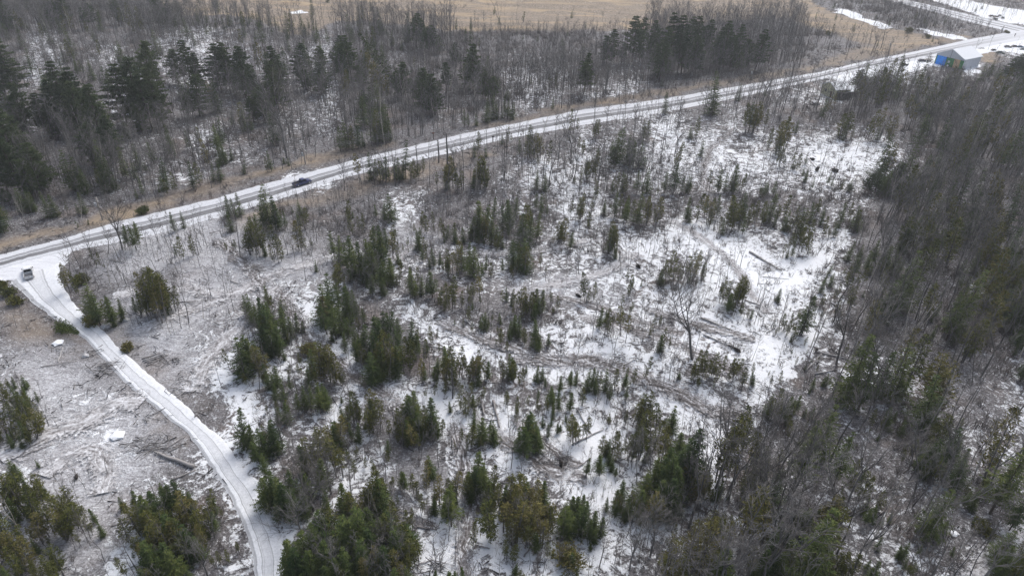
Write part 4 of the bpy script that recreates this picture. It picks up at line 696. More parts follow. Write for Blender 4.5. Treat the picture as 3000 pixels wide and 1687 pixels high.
grp = {}
for m in made: grp.setdefault((m[1], m[2]), []).append(m)
for (kd, k), L in grp.items():
    L.sort(key=lambda m: m[3]); n = len(L); one, cat, many = SPN[kd]; ph = SPOTS[k][2]
    for i, m in enumerate(L):
        if len(ph.split()) > 10: raise Exception(ph)
        if n == 1: lb = f"single {one} {ph}"
        elif n == 2: lb = f"{('left', 'right')[i]} one of two {many} {ph}"
        elif i == n - 1: lb = f"rightmost {one} {ph}"
        elif i == 0: lb = f"leftmost {one} {ph}"
        elif i < 20: lb = f"{ORD[i]} {one} from left {ph}"
        else: lb = f"{ORD[min(19, n - 1 - i)] if n - 1 - i < 20 else 'middle'} {one} from right {ph}"
        lb = lb if len(lb.split()) <= 16 else lb.replace(' from left', '').replace(' from right', '').replace('one of two ', 'of two ')
        if len(lb.split()) > 16: print('LONG', lb)
        tag(m[0], lb, cat, f"{many} {ph}")
def lean_rot(n, s):
    a, b, c = rng.normal(0, s, n), rng.normal(0, s, n), rng.uniform(0, 6.283, n)
    ca, sa = np.cos(c), np.sin(c); Rm = np.zeros((n, 3, 3)); Rm[:, 0, 0] = ca; Rm[:, 0, 1] = -sa; Rm[:, 1, 0] = sa; Rm[:, 1, 1] = ca; Rm[:, 2, 2] = 1
    Sh = np.tile(np.eye(3), (n, 1, 1)); Sh[:, 0, 2] = a; Sh[:, 1, 2] = b
    return Sh @ Rm
def swarm(name, protos, pts, sc, mats, label, lean=.05, split=None, kind='stuff'):
    """pts: n x 3 positions, sc: n x 3 scales; protos: list of (V, F, mi). One merged object."""
    pts = np.asarray(pts, float); n = len(pts); ch = rng.integers(0, len(protos), n); Rm = lean_rot(n, lean); VV, FF, MM = [], [], []; off = 0
    for p, (V, F, mi) in enumerate(protos):
        k = np.where(ch == p)[0]
        if not len(k): continue
        W = np.einsum('nij,nvj->nvi', Rm[k], V[None] * sc[k][:, None]) + pts[k][:, None]
        VV.append(W.reshape(-1, 3)); FF.append((F[None] + (np.arange(len(k)) * len(V))[:, None, None] + off).reshape(-1, 3)); off += len(k) * len(V); MM.append(np.tile(mi, len(k)))
    o = link(name, mesh_np(name, np.vstack(VV), np.vstack(FF), mats, mi=np.concatenate(MM)))
    print(name, n, 'tris', sum(len(f) for f in FF)); return tag(o, label, kind=kind)
def two(tr, cr):
    V, F = join(tr, cr); return V, F, np.r_[np.zeros(len(tr.f)), np.ones(len(cr.f))].astype(int)
lodB = [two(*bare(spread=s, start=st, n1=14, n2=4, n3=2, r0=r, fork=fk, tw=1.7)) for s, st, r, fk in ((.22, .4, .085, False), (.18, .5, .075, False), (.26, .35, .1, False), (.22, .4, .09, True), (.15, .45, .065, False))]
lodL = [two(*bare(H=5, spread=.2, start=.25, n1=9, n2=3, n3=2, r0=.035, up=1.2, tw=1.6)) for _ in range(4)]
full = lambda kd: [two(v[2], v[3]) for v in PROTO[kd]['v'][:4]]
LOD = {'B': (lodB, 11, [M['bark'], M['twig']], 'bare_trees', 'slender bare grey trees filling the woods'), 'L': (lodL, 5, [M['bark'], M['brush']], 'leafless_saplings', 'thin leafless saplings scattered through the cutover'),
       'S': (full('S'), 10, [M['dark_bark'], M['spruce']], 'spruce_trees', 'small dark spruces scattered far off in the woods'), 'C': (full('C'), 8, [M['bark'], M['cedar']], 'cedar_trees', 'small olive cedars scattered in the woods'),
       'P': (full('P'), 16, [M['dark_bark'], M['pine']], 'pine_trees', 'far pines'), 'W': (full('W'), 11, [M['birch'], M['twig']], 'birch_trees', 'far pale birches'), 'K': (full('K'), 9, [M['bark'], M['bark']], 'wide_trees', 'wide bare trees')}
for kd, L in rest.items():
    A = np.array(L); pr, H, mats, nm, lb = LOD[kd]; s = A[:, 2] / H; wd = s * rng.uniform(.85, 1.2, len(s))
    swarm(nm, pr, np.stack([A[:, 0], A[:, 1], A[:, 3] - .05], 1), np.stack([wd, wd, s], 1), mats, lb)

# ---------------------------------------------------------------- undergrowth and slash (nobody could count it)
def clump(n, h, spread, r):
    g_ = G()
    for _ in range(n):
        a = U(0, 6.28); p = np.array([U(-.35, .35), U(-.35, .35), -.05]); e = p + np.array([math.cos(a) * spread * U(.2, 1), math.sin(a) * spread * U(.2, 1), h * U(.5, 1.1)])
        g_.spike(p, e, r); q = p + (e - p) * U(.4, .7); g_.spike(q, q + np.array([U(-.4, .4), U(-.4, .4), U(.2, .5)]) * h * .6, r * .7)
    V, F = g_.arr(); return V, F, np.zeros(len(F), int)
def scat(n):
    X = rng.uniform(-330, 400, n); Y = rng.uniform(30, 520, n); px, py = proj(X, Y, 0)
    k = (px > -100) & (px < 3100) & (py > -100) & (py < 1850); return X[k], Y[k], px[k], py[k]
X, Y, px, py = scat(330000)
snow, tan_, dust, yard = zones(X, Y)
st_ = look(STEM_M, X, Y)
pd = np.clip(.14 + .85 * st_ - .22 * snow + .28 * (px > XB(py)) * (py > 900) + .34 * ((px > 560) & (px < 2500) & (py > 400)), 0.05, 1.3) * (.12 + 2.1 * np.clip(vnoise(X, Y, 6, 0) - .25, 0, 1)) * (1 - np.clip(tan_ * 1.1, 0, .96)) * (1 - .75 * dust) * (1 - np.clip(yard * 1.5, 0, 1))
k = ~on_road(X, Y) & (rng.random(X.shape) < pd * .42)
k &= (np.hypot(X - BARN0[0] - 6, Y - BARN0[1] - 3) > 12) & (np.hypot(X - HOUSE0[0] - 4, Y - HOUSE0[1] - 3) > 7)
X, Y = X[k], Y[k]; s = rng.uniform(.6, 1.5, len(X)) * (.8 + .7 * look(STEM_M, X, Y))
swarm('brush', [clump(9, 1.45, .95, .028) for _ in range(6)], np.stack([X, Y, hgt(X, Y)], 1), np.stack([s, s, s], 1), [M['brush']], 'low reddish brown undergrowth twigs')
def stick(n):
    g_ = G()
    for _ in range(n):
        a = R.gauss(.5, .9); L = U(.4, 1.7); c = np.array([U(-.6, .6), U(-.6, .6), U(.02, .22)]); d = np.array([math.cos(a), math.sin(a), U(-.08, .2)]) * L / 2
        g_.spike(c - d, c + d, U(.03, .075))
    V, F = g_.arr(); return V, F, np.zeros(len(F), int)
X, Y, px, py = scat(260000)
snow, tan_, dust, yard = zones(X, Y); st_ = look(STEM_M, X, Y)
pd = np.clip(.75 - 1.1 * st_, .06, 1) * np.clip(1.25 - .9 * snow, .2, 1) * (1 - .9 * np.clip(tan_ * 1.2, 0, 1)) * np.clip(vnoise(X, Y, 5, 1) * 1.6 - .2, 0, 1) * (1 - np.clip(yard * 1.5, 0, 1)) * (1 - .55 * dust)
pd *= ((py > 330) | (px > 1900))
k = ~on_road(X, Y) & (rng.random(X.shape) < pd * .95)
X, Y = X[k], Y[k]; s = rng.uniform(.6, 1.5, len(X)); Z = hgt(X, Y)
swarm('slash', [stick(4) for _ in range(8)], np.stack([X, Y, Z], 1), np.stack([s, s, s], 1), [M['slash']], 'cut branches and slash littering the clearing', lean=.02)
# ---------------------------------------------------------------- fallen logs and root mounds
def log_obj(a, b, r, label, mat=M['log'], branches=0, nm='fallen_log', group=None, snow=False):
    r = r * .62
    A = un(*a); B = un(*b); za, zb = float(hgt(A[0], A[1])), float(hgt(B[0], B[1])); L = math.hypot(*(B - A)); g_ = G()
    n = 7; pts = [(L * i / n, .05 * math.sin(i * 1.7), r * .8 + .03 * math.sin(i)) for i in range(n + 1)]
    g_.limb(pts, [r * (1 - .45 * i / n) for i in range(n + 1)], 8)
    for j in range(8): pass
    t_ = G()
    for _ in range(branches):
        x = L * U(.45, 1); a_ = U(0, 3.1); d = np.array([U(.2, .9), math.cos(a_) * U(.4, 1), abs(math.sin(a_)) * .7]); t_.spike((x, 0, r), np.array([x, 0, r]) + d * U(.6, 1.8), .05)
    V, F = g_.arr()
    k0 = 0; cap = [(0, j + 1, j) for j in range(1, 7)]; F = np.vstack([F, np.array(cap, np.int32)])
    o = bpy.data.objects.new(nm, None if branches else mesh_np(nm, V, F, mat)); SC.collection.objects.link(o)
    if branches:
        link('trunk', mesh_np('log_trunk', V, F, mat), o); link('branches', t_.mesh('log_branches', M['dark_bark']), o)
    o.location = (A[0], A[1], za + .05); o.rotation_euler = (0, -math.atan2(zb - za, L), math.atan2(B[1] - A[1], B[0] - A[0]))
    return tag(o, label, 'log', group)
z6 = lambda ox, oy, s, x, y: (ox + x / s, oy + y / s)
Gt = lambda x, y: tp('G', x, y); Ft = lambda x, y: tp('F', x, y); Et = lambda x, y: tp('E', x, y); Dt = lambda x, y: tp('D', x, y); Ht = lambda x, y: tp('H', x, y); It = lambda x, y: tp('I', x, y); Ct = lambda x, y: tp('C', x, y); Bt = lambda x, y: tp('B', x, y)
log_obj(Gt(1465, 635), Gt(1170, 525), .42, 'thick pale log lying beside the curve of the side road')
LOGS = [(Gt(1240, 500), Gt(1395, 400), .12, 'thin grey pole up-right of the thick pale log'), (Gt(1270, 520), Gt(1410, 440), .13, 'grey pole just above the thick pale log'), (Gt(1070, 500), Gt(1320, 480), .11, 'dark pole left of the thick pale log, uppermost'), (Gt(1200, 590), Gt(1290, 580), .10, 'short grey pole under the thick pale log'),
 (Gt(1300, 730), Gt(1480, 655), .2, 'snow dusted log below the thick pale log'), (Gt(180, 550), Gt(400, 470), .16, 'long pale pole on the trail in the lower left clearing'),
 (Dt(1070, 1265), Dt(1220, 1215), .17, 'topmost pole in the stack beside the side road'), (Dt(1080, 1280), Dt(1250, 1222), .17, 'second pole in the stack beside the side road'), (Dt(1090, 1290), Dt(1275, 1228), .18, 'third pole in the stack beside the side road'), (Dt(1110, 1300), Dt(1250, 1250), .18, 'fourth pole in the stack beside the side road'), (Dt(1105, 1318), Dt(1200, 1270), .15, 'bottom pole in the stack beside the side road'),
 (Dt(440, 1290), Dt(475, 1180), .14, 'pale upright lying pole left of the side road'), (Dt(310, 1330), Dt(560, 1280), .12, 'long thin pole in the brown slash left of the side road'), (Dt(830, 520), Dt(940, 535), .15, 'reddish log near the strip right of the junction'), (Dt(1040, 995), Dt(1220, 935), .14, 'dark pole below the rusty cedar clump'), (Dt(1400, 950), Dt(1500, 890), .16, 'pale log right of the rusty cedar clump'), (Dt(1360, 840), Dt(1570, 825), .13, 'upper grey log in the left clearing'), (Dt(1380, 835), Dt(1560, 860), .12, 'lower grey log in the left clearing'), (Dt(1000, 1190), Dt(1100, 1150), .11, 'thin pole above the pole stack'), (Dt(1740, 685), Dt(1840, 715), .13, 'short pole left of the trail crossing'), (Dt(1690, 1235), Dt(1800, 1170), .15, 'dark pole by the snow left of the spruce island'), (Dt(1680, 1215), Dt(1790, 1185), .13, 'second dark pole left of the spruce island'),
 (Et(700, 960), Et(780, 910), .2, 'short brown log on the snow left of centre'), (Et(775, 965), Et(920, 900), .17, 'pale log right of the short brown log, left of centre'), (Et(670, 1190), Et(790, 1205), .17, 'rusty log beside the olive rim'), (Et(930, 980), Et(980, 1030), .14, 'short log pointing down left of centre'), (Et(1050, 670), Et(1140, 630), .12, 'thin log in the thicket above centre'), (Et(2130, 1320), Et(2230, 1270), .14, 'pale pole at the lower right of the rutted trail'), (Et(1190, 980), Et(1230, 1030), .12, 'dark pole beside the centre grove'), (Et(780, 80), Et(960, 45), .13, 'long thin log high above centre'), (Et(200, 150), Et(330, 180), .14, 'dark log left of the upper thicket'), (Et(2080, 400), Et(2230, 560), .16, 'leaning pole bundle stem right of centre, long'), (Et(1390, 1290), Et(1560, 1300), .15, 'log lying along the rutted trail'), (Et(1430, 1330), Et(1620, 1335), .15, 'second log along the rutted trail'),
 (Ft(500, 465), Ft(745, 605), .34, 'big dark log on the white clearing'), (Ft(610, 400), Ft(700, 440), .13, 'thin pole above the big dark log'), (Ft(600, 655), Ft(800, 665), .12, 'thin pole below the big dark log'), (Ft(130, 990), Ft(470, 1120), .3, 'long weathered log crossing the lower clearing'), (Ft(150, 1110), Ft(430, 1230), .22, 'second long log below the long weathered log'), (Ft(1010, 1205), Ft(1240, 1250), .26, 'brown log at the clearing lower right'), (Ft(930, 1350), Ft(1050, 1215), .2, 'pale log leaning toward the brown log, lower right'), (Ft(460, 840), Ft(580, 870), .2, 'dark log beside the olive clump'), (Ft(870, 490), Ft(940, 497), .25, 'short black log at the top right of the clearing'), (Ft(1000, 1370), Ft(1190, 1330), .2, 'dark log under the brown log, lower right'), (Ft(1080, 275), Ft(1160, 250), .15, 'pale pole at the end of the cedar belt'), (Ft(630, 1080), Ft(700, 1030), .15, 'short pole on snow below the olive clump'),
 (Ht(1060, 150), Ht(1075, 240), .3, 'left snowy log at the head of the skid lanes'), (Ht(1145, 145), Ht(1195, 340), .3, 'long snowy log at the head of the skid lanes'), (Ht(1120, 340), Ht(1350, 540), .2, 'dark log edging the upper skid lane'), (Ht(1400, 460), Ht(1620, 600), .2, 'dark log edging the right skid lane'), (Ht(1780, 190), Ht(1890, 370), .2, 'slanting log at the top of the snowy hollow'), (Ht(1780, 430), Ht(1980, 330), .2, 'upper crossing log in the snowy hollow'), (Ht(1740, 450), Ht(1880, 380), .14, 'lower crossing log in the snowy hollow'), (Ht(1790, 620), Ht(1890, 540), .15, 'pole leaning at the foot of the snowy hollow'), (Ht(680, 840), Ht(880, 880), .13, 'long rusty pole above the white floor'), (Ht(440, 965), Ht(560, 960), .15, 'left grey log on the white floor'), (Ht(570, 1075), Ht(720, 1090), .17, 'grey log across the white floor'), (Ht(1180, 735), Ht(1240, 745), .14, 'short log right of the pointed pair'), (Ht(1380, 1300), Ht(1450, 1190), .18, 'pale leaning log under the brown grove'), (Ht(1050, 1220), Ht(1120, 1235), .16, 'short log right of the white floor'), (Ht(580, 1360), Ht(700, 1320), .13, 'dark pole at the bottom left of the white floor'),
 (It(500, 200), It(620, 240), .18, 'dark log under the brush pile, lower right'), (It(820, 735), It(900, 780), .15, 'short pale log inside the lower right wood'), (It(1370, 350), It(1450, 440), .14, 'dark pole in the thin wood lower right'), (It(410, 1345), It(470, 1320), .15, 'dark log on the bottom right snow'), (It(680, 1410), It(820, 1280), .16, 'leaning dark log by the white lane'), (It(890, 560), It(1030, 560), .1, 'thin rusty pole crossing the leaning stems'),
 (Ct(950, 1190), Ct(1005, 1260), .25, 'pale log beside the left root mound'), (Ct(620, 1020), Ct(650, 985), .25, 'short log on the upper right cutover'), (Ct(350, 1010), Ct(385, 960), .18, 'pale pole on the upper right cutover, left'), (Ct(1310, 955), Ct(1400, 968), .2, 'brown log under the dense wood edge'), (Bt(1100, 1255), Bt(1210, 1225), .15, 'grey log below the roadside post'), (Bt(2140, 770), Bt(2165, 785), .3, 'tan stump log on the far bank'), (Dt(560, 80) if False else z6(200, 520, 6.44, 1180, 490), z6(200, 520, 6.44, 1640, 435), .09, 'thin pale pole fallen on the far verge')]
for k, (a, b, r, lb) in enumerate(LOGS): log_obj(a, b, r, lb, mat=M['log'], branches=(8 if r >= .3 and 'dark' in lb or 'weathered' in lb else 0))
def mound(p, w, h, label):   # torn up root plate: a lumpy dark disc on edge with root spikes
    w *= .62; h *= .62; c = un(*p); z = float(hgt(c[0], c[1])); g_ = G(); V = []; F = []; n = 12
    for i in range(7):
        for j in range(n):
            a = 2 * math.pi * j / n; rr = w * math.sin(math.pi * (i + .3) / 7.2) * U(.55, 1.3); V.append((math.cos(a) * rr, (i / 6 - .5) * w * .7, h * .45 + math.sin(a) * rr * h / w * .55))
    for i in range(6):
        for j in range(n): a, b = i * n + j, i * n + (j + 1) % n; F += [(a, b, b + n), (a, b + n, a + n)]
    for i in (0, 6):
        for j in range(1, n - 1): F.append((i * n, i * n + j, i * n + j + 1))
    o = bpy.data.objects.new('root_mound', None); SC.collection.objects.link(o); o.location = (c[0], c[1], z); o.rotation_euler = (0, 0, U(0, 6))
    link('soil_plate', mesh_np('soil_plate', V, F, flat('black_soil', (.022, .018, .016), .95)), o)
    for _ in range(16): a = U(0, 3.14); g_.spike((0, 0, h * .4), (math.cos(a) * w * 1.35, U(-.4, .4), h * .4 + math.sin(a) * h * .8), .06)
    link('roots', g_.mesh('roots', M['dark_bark']), o); return tag(o, label, 'root mound')
mound(Ct(1015, 1280), 1.6, 1.8, 'left dark root mound on the upper right cutover'); mound(Ct(1155, 1285), 1.7, 1.9, 'right dark root mound on the upper right cutover')
mound(Ct(980, 1200), 1.1, 1.2, 'small dark root mound above the left one'); mound(Ft(455, 205), 2.2, 2.0, 'long black root mound under the cedar belt'); mound(Ft(30, 190), 1.4, 1.3, 'black root mound at the left of the cedar belt')
mound(Et(2235, 590), 1.0, 1.2, 'black root mound at the foot of the pole bundle'); mound(Et(1785, 810), 1.0, 1.0, 'brown root mound on snow right of centre'); mound(Ft(400, 1230), 1.1, .9, 'black root mound on the lower clearing')
mound(Gt(580, 715), .9, .7, 'reddish soil mound in the lower left clearing'); mound(Ht(1660, 600), 1.2, .8, 'brown brush mound in the snowy hollow'); mound(Ft(1010, 1195), .8, 1.0, 'black root end of the brown log, lower right')
def brush_pile(p, w, h, n, label):
    c = un(*p); g_ = G(); w *= .8
    for _ in range(int(n * .4)):
        a = U(-.8, 1.6); q = np.array([U(-w, w), U(-w, w) * .6, U(0, h)]) * np.array([1, 1, .8]); d = np.array([math.cos(a), math.sin(a), U(-.1, .25)]) * U(.5, 1.8)
        g_.spike(q - d, q + d, U(.025, .06))
    o = link('brush_pile', g_.mesh('brush_pile', M['slash'])); o.location = (c[0], c[1], float(hgt(c[0], c[1]))); return tag(o, label, 'brush pile')
brush_pile(It(600, 230), 4, 1.2, 260, 'dark brush pile at the right end of the rutted trail'); brush_pile(Gt(1130, 470), 3, .7, 200, 'dark brush pile left of the thick pale log')
brush_pile(Dt(1270, 1280), 2.5, .5, 120, 'brush heap right of the pole stack'); brush_pile(Dt(820, 1330), 3, .5, 140, 'brush heap left of the side road bend'); brush_pile(Et(2060, 1290), 3.5, .8, 180, 'grey brush pile on the rutted trail'); brush_pile(Ft(620, 580), 2.5, .6, 120, 'brush heap under the big dark log'); brush_pile(Ht(1640, 560), 2.5, .7, 150, 'brush pile in the snowy hollow')
brush_pile(Ft(400, 1180), 3.0, .6, 150, 'brush heap on the lower clearing logs'); brush_pile(Dt(1960, 600), 2.2, .8, 120, 'brush heap above the trail crossing'); brush_pile(Ht(700, 1400), 2.2, .5, 120, 'brush heap at the bottom of the white floor')

# a spruce tipped over beside the side road
v = PROTO['S']['v'][0]; r = bpy.data.objects.new('fallen_spruce', None); SC.collection.objects.link(r); c = un(*Dt(440, 1030)); d = un(*Dt(600, 1120)) - c
r.location = (c[0], c[1], .5); r.rotation_euler = (0, math.radians(80), math.atan2(d[1], d[0])); s_ = math.hypot(*d) / 10 * 1.15; r.scale = (s_ * .95, s_ * .95, s_)
for nm, me in (('trunk', v[0]), ('crown', v[1])): o = bpy.data.objects.new(nm, me); SC.collection.objects.link(o); o.parent = r
tag(r, 'fallen green spruce lying at the left edge of the side road', 'spruce tree')

# the leaning dark hemlock and its pale broken stem
v = PROTO['P']['v'][3]
def leaning(kd, j, base, top, z_top, w, label, nm, cat):
    a = un(*base); b = un(*top, z=z_top); z0 = float(hgt(a[0], a[1])); d = Vector((b[0] - a[0], b[1] - a[1], z_top - z0)); o = bpy.data.objects.new(nm, None); SC.collection.objects.link(o)
    o.location = (a[0], a[1], z0); o.rotation_mode = 'QUATERNION'; o.rotation_quaternion = d.to_track_quat('Z', 'Y'); s = d.length / PROTO[kd]['H']; o.scale = (w, w, s)
    for n_, me in zip(('trunk', 'crown'), PROTO[kd]['v'][j][:2]): c_ = bpy.data.objects.new(n_, me); SC.collection.objects.link(c_); c_.parent = o
    return tag(o, label, cat)
leaning('S', 0, Bt(420, 640), Bt(120, 240), 14, 1.5, 'dark hemlock leaning far left in the far wood', 'leaning_spruce', 'spruce tree')
leaning('B', 0, Bt(400, 600), Bt(160, 340), 9, .7, 'pale dead stem leaning against the dark hemlock', 'leaning_tree', 'bare tree')
leaning('C', 1, Bt(330, 720), Bt(190, 400), 12, 1.4, 'brown leaning cedar under the dark hemlock', 'leaning_cedar', 'cedar tree')
leaning('W', 0, It(1640, 1150), It(1900, 770), 9, .8, 'long white birch leaning right in the lower right wood', 'leaning_birch', 'birch tree')
# forked roadside tree and dead snags
def snag(p, yt, r, label):
    b = un(*p); h = top_height(b[0], b[1], yt); g_ = G(); g_.limb([(0, 0, -.1), (.1, 0, h * .4), (-.05, .1, h * .8), (0, .1, h)], [r, r * .85, r * .7, r * .35], 7)
    r *= .6
    for i in range(22): z = h * U(.35, .98); a = U(0, 6.28); g_.spike((0, 0, z), (math.cos(a) * U(.5, 1.2), math.sin(a) * U(.5, 1.2), z + U(.1, .6)), .05)
    o = link('dead_snag', g_.mesh('dead_snag', M['bark'])); o.location = (b[0], b[1], float(hgt(b[0], b[1]))); return tag(o, label, 'dead tree')
snag(Bt(735, 1230), Bt(0, 1050)[1], .22, 'left one of the twin dead snags by the road'); snag(Bt(800, 1260), Bt(0, 1010)[1], .25, 'right one of the twin dead snags by the road'); snag(Bt(575, 1320), Bt(0, 1080)[1], .14, 'slim dead snag left of the twin snags'); leaning('K', 1, Bt(25, 1440), Bt(5, 1190), 8.2, .6, 'bare limby tree right of the blue pickup', 'roadside_tree', 'bare tree'); snag(Ht(840, 120), Ht(0, -120)[1], .12, 'pale dead snag above the pale open patch')
leaning('K', 0, z6(200, 520, 6.44, 1020, 1350), z6(200, 520, 6.44, 740, 420), 13, 1.0, 'forked bare tree leaning over the main road at left', 'roadside_tree', 'bare tree')
for k, (a, b) in enumerate([((760, 1449), (755, 850)), ((890, 1290), (800, 1000)), ((1130, 1310), (1030, 880)), ((1290, 1370), (1120, 900)), ((1340, 1250), (1230, 830)), ((1850, 1230), (1690, 700))]):
    leaning('B' if k in (0, 1, 5) else 'S', 3 + k % 2 if k in (0, 1, 5) else 5, z6(200, 520, 6.44, *a), z6(200, 520, 6.44, *b), 6.5, .55, f"{['thin upright pole tree left of the forked roadside tree', 'thin bare stem touching the forked roadside tree', 'first scraggly spruce right of the forked roadside tree', 'second scraggly spruce right of the forked roadside tree', 'third scraggly spruce right of the forked roadside tree', 'slim bare stem beside the pair of roadside spruces'][k]}", 'roadside_tree', 'bare tree' if k in (0, 1, 5) else 'spruce tree')
# ---------------------------------------------------------------- solid builder
import bmesh
def bm_obj(name, fn, mat, parent=None, bevel=0):
    bm = bmesh.new(); fn(bm); bmesh.ops.recalc_face_normals(bm, faces=bm.faces)
    if bevel: bmesh.ops.bevel(bm, geom=list(bm.edges), offset=bevel, segments=2, affect='EDGES', clamp_overlap=True)
    me = bpy.data.meshes.new(name); bm.to_mesh(me); bm.free(); me.materials.append(mat); return link(name, me, parent)
def box(bm, x0, x1, y0, y1, z0, z1, tx=0, ty=0):
    v = [bm.verts.new(p) for p in ((x0, y0, z0), (x1, y0, z0), (x1, y1, z0), (x0, y1, z0), (x0 + tx, y0 + ty, z1), (x1 - tx, y0 + ty, z1), (x1 - tx, y1 - ty, z1), (x0 + tx, y1 - ty, z1))]
    for f in ((3, 2, 1, 0), (4, 5, 6, 7), (0, 1, 5, 4), (1, 2, 6, 5), (2, 3, 7, 6), (3, 0, 4, 7)): bm.faces.new([v[i] for i in f])
def prism(bm, prof, y0, y1, yt=None):   # profile in x,z ; yt(z) inward taper
    ty = yt or (lambda z: 0); a = [bm.verts.new((x, y0 + ty(z), z)) for x, z in prof]; b = [bm.verts.new((x, y1 - ty(z), z)) for x, z in prof]; n = len(prof)
    bm.faces.new(a); bm.faces.new(b[::-1])
    for i in range(n): bm.faces.new((a[i], b[i], b[(i + 1) % n], a[(i + 1) % n]))
def cyl(bm, c, r, w, n=16):   # axis along y
    m = Matrix.Translation(c) @ Matrix.Rotation(math.pi / 2, 4, 'X'); bmesh.ops.create_cone(bm, cap_ends=True, segments=n, radius1=r, radius2=r, depth=w, matrix=m)
def quad(bm, pts): bm.faces.new([bm.verts.new(p) for p in pts])
MT = dict(glass=flat('dark_glass', (.012, .014, .018), .12, .5, .1), rubber=flat('tyre_rubber', (.02, .02, .02), .9), rim=flat('wheel_alloy', (.45, .46, .48), .35, .5, .1, metal=.6), snow=flat('settled_snow', (.80, .82, .85), .85, .2, .05),
          blackp=flat('black_plastic', (.025, .025, .027), .6), red=flat('red_lamp', (.35, .015, .01), .3), lamp=flat('clear_lamp', (.6, .6, .58), .2, .5, .1), chrome=flat('bumper_steel', (.35, .35, .36), .3, .5, .1, metal=.7))
def empty(name, x, y, z, rz): r = bpy.data.objects.new(name, None); SC.collection.objects.link(r); r.location = (x, y, z); r.rotation_euler = (0, 0, rz); return r
def wheels(r, xs, yw, rad):
    for x in xs:
        for s in (-1, 1):
            w = bm_obj('wheel', lambda bm: cyl(bm, (x, s * yw, rad), rad, .26), MT['rubber'], r); bm_obj('rim', lambda bm: cyl(bm, (x, s * (yw + .135), rad), rad * .58, .02), MT['rim'], w)
def pickup(p, rz, paint, label, snowy=False, z=.06):
    c = un(*p); r = empty('pickup_truck', c[0], c[1], z, rz); r.scale = (.74, .74, .74); W = .98
    body = [(-2.85, .45), (-2.85, 1.05), (-.55, 1.08), (1.0, 1.10), (2.55, 1.02), (2.85, .85), (2.85, .42)]
    bm_obj('body', lambda bm: (prism(bm, [(-.60, .42)] + [(-.60, 1.10), (1.0, 1.12), (2.5, 1.04), (2.82, .88), (2.85, .42)], -W, W), box(bm, -2.85, -.62, -W, -W + .09, .42, 1.10), box(bm, -2.85, -.62, W - .09, W, .42, 1.10), box(bm, -2.85, -.62, -W + .1, W - .1, .42, .62)), paint, r, .03)
    tg = bm_obj('tailgate', lambda bm: box(bm, -2.93, -2.86, -W + .06, W - .06, .55, 1.08), paint, r, .02); bm_obj('handle', lambda bm: box(bm, -2.965, -2.935, -.15, .15, .86, .93), MT['blackp'], tg)
    bm_obj('truck_bed', lambda bm: box(bm, -2.84, -.64, -W + .1, W - .1, .625, .66), MT['blackp'] if not snowy else flat('bed_with_snow', (.10, .105, .12), .9, .2, .7, 2.0), r)
    bm_obj('cab', lambda bm: prism(bm, [(-.60, 1.11), (-.45, 1.78), (-.30, 1.84), (.65, 1.84), (.80, 1.78), (1.35, 1.13)], -W + .05, W - .05, lambda z: (z - 1.1) * .24), paint, r, .03)
    if snowy: bm_obj('roof_snow', lambda bm: box(bm, -.32, .62, -.66, .66, 1.845, 1.91, .04, .04), MT['snow'], r, .02); bm_obj('hood_snow', lambda bm: box(bm, 1.45, 2.6, -.8, .8, 1.06, 1.14, .04, .04), MT['snow'], r, .02)
    bm_obj('windshield', lambda bm: quad(bm, [(1.34, -.82, 1.17), (1.34, .82, 1.17), (.86, .68, 1.755), (.86, -.68, 1.755)]), MT['glass'], r)
    bm_obj('rear_window', lambda bm: quad(bm, [(-.60, -.78, 1.2), (-.60, .78, 1.2), (-.475, .68, 1.72), (-.475, -.68, 1.72)]), MT['glass'], r)
    for s in (-1, 1):
        f = lambda z: s * (W - .05 - (z - 1.1) * .24 + .006)
        bm_obj('side_window', lambda bm: (quad(bm, [(-.42, f(1.2), 1.2), (.18, f(1.2), 1.2), (.18, f(1.7), 1.7), (-.36, f(1.7), 1.7)]), quad(bm, [(.26, f(1.2), 1.2), (1.12, f(1.2), 1.2), (.72, f(1.7), 1.7), (.26, f(1.7), 1.7)])), MT['glass'], r)
        bm_obj('headlight', lambda bm: box(bm, 2.84, 2.88, s * .62 - .2, s * .62 + .2, .72, .86), MT['lamp'], r); bm_obj('taillight', lambda bm: box(bm, -2.90, -2.85, s * .93 - .05, s * .93 + .05, .7, 1.0), MT['red'], r)
        bm_obj('mirror', lambda bm: box(bm, .95, 1.12, s * 1.1 - .1, s * 1.1 + .1, 1.2, 1.42), MT['blackp'], r, .02)
    bm_obj('rear_bumper', lambda bm: box(bm, -3.05, -2.86, -.92, .92, .42, .58), MT['chrome'], r, .02); bm_obj('front_bumper', lambda bm: box(bm, 2.86, 3.0, -.94, .94, .38, .62), MT['chrome'], r, .02)
    bm_obj('grille', lambda bm: box(bm, 2.85, 2.875, -.4, .4, .64, .88), MT['blackp'], r); wheels(r, (-1.85, 1.85), .86, .39); return tag(r, label, 'pickup truck', 'pickups on the roads')
rd = un(975, 505) - un(845, 545)
pickup((886, 541), math.atan2(rd[1], rd[0]), flat('deep_blue_paint', (.012, .022, .10), .3, .5, .1), 'dark blue pickup truck driving up the snowy main road')
hd = un(82, 783) - un(88, 821)
pickup((86, 806), math.atan2(hd[1], hd[0]), flat('white_paint', (.62, .63, .64), .35, .5, .08), 'white pickup truck with dark bed waiting at the road junction', snowy=True)
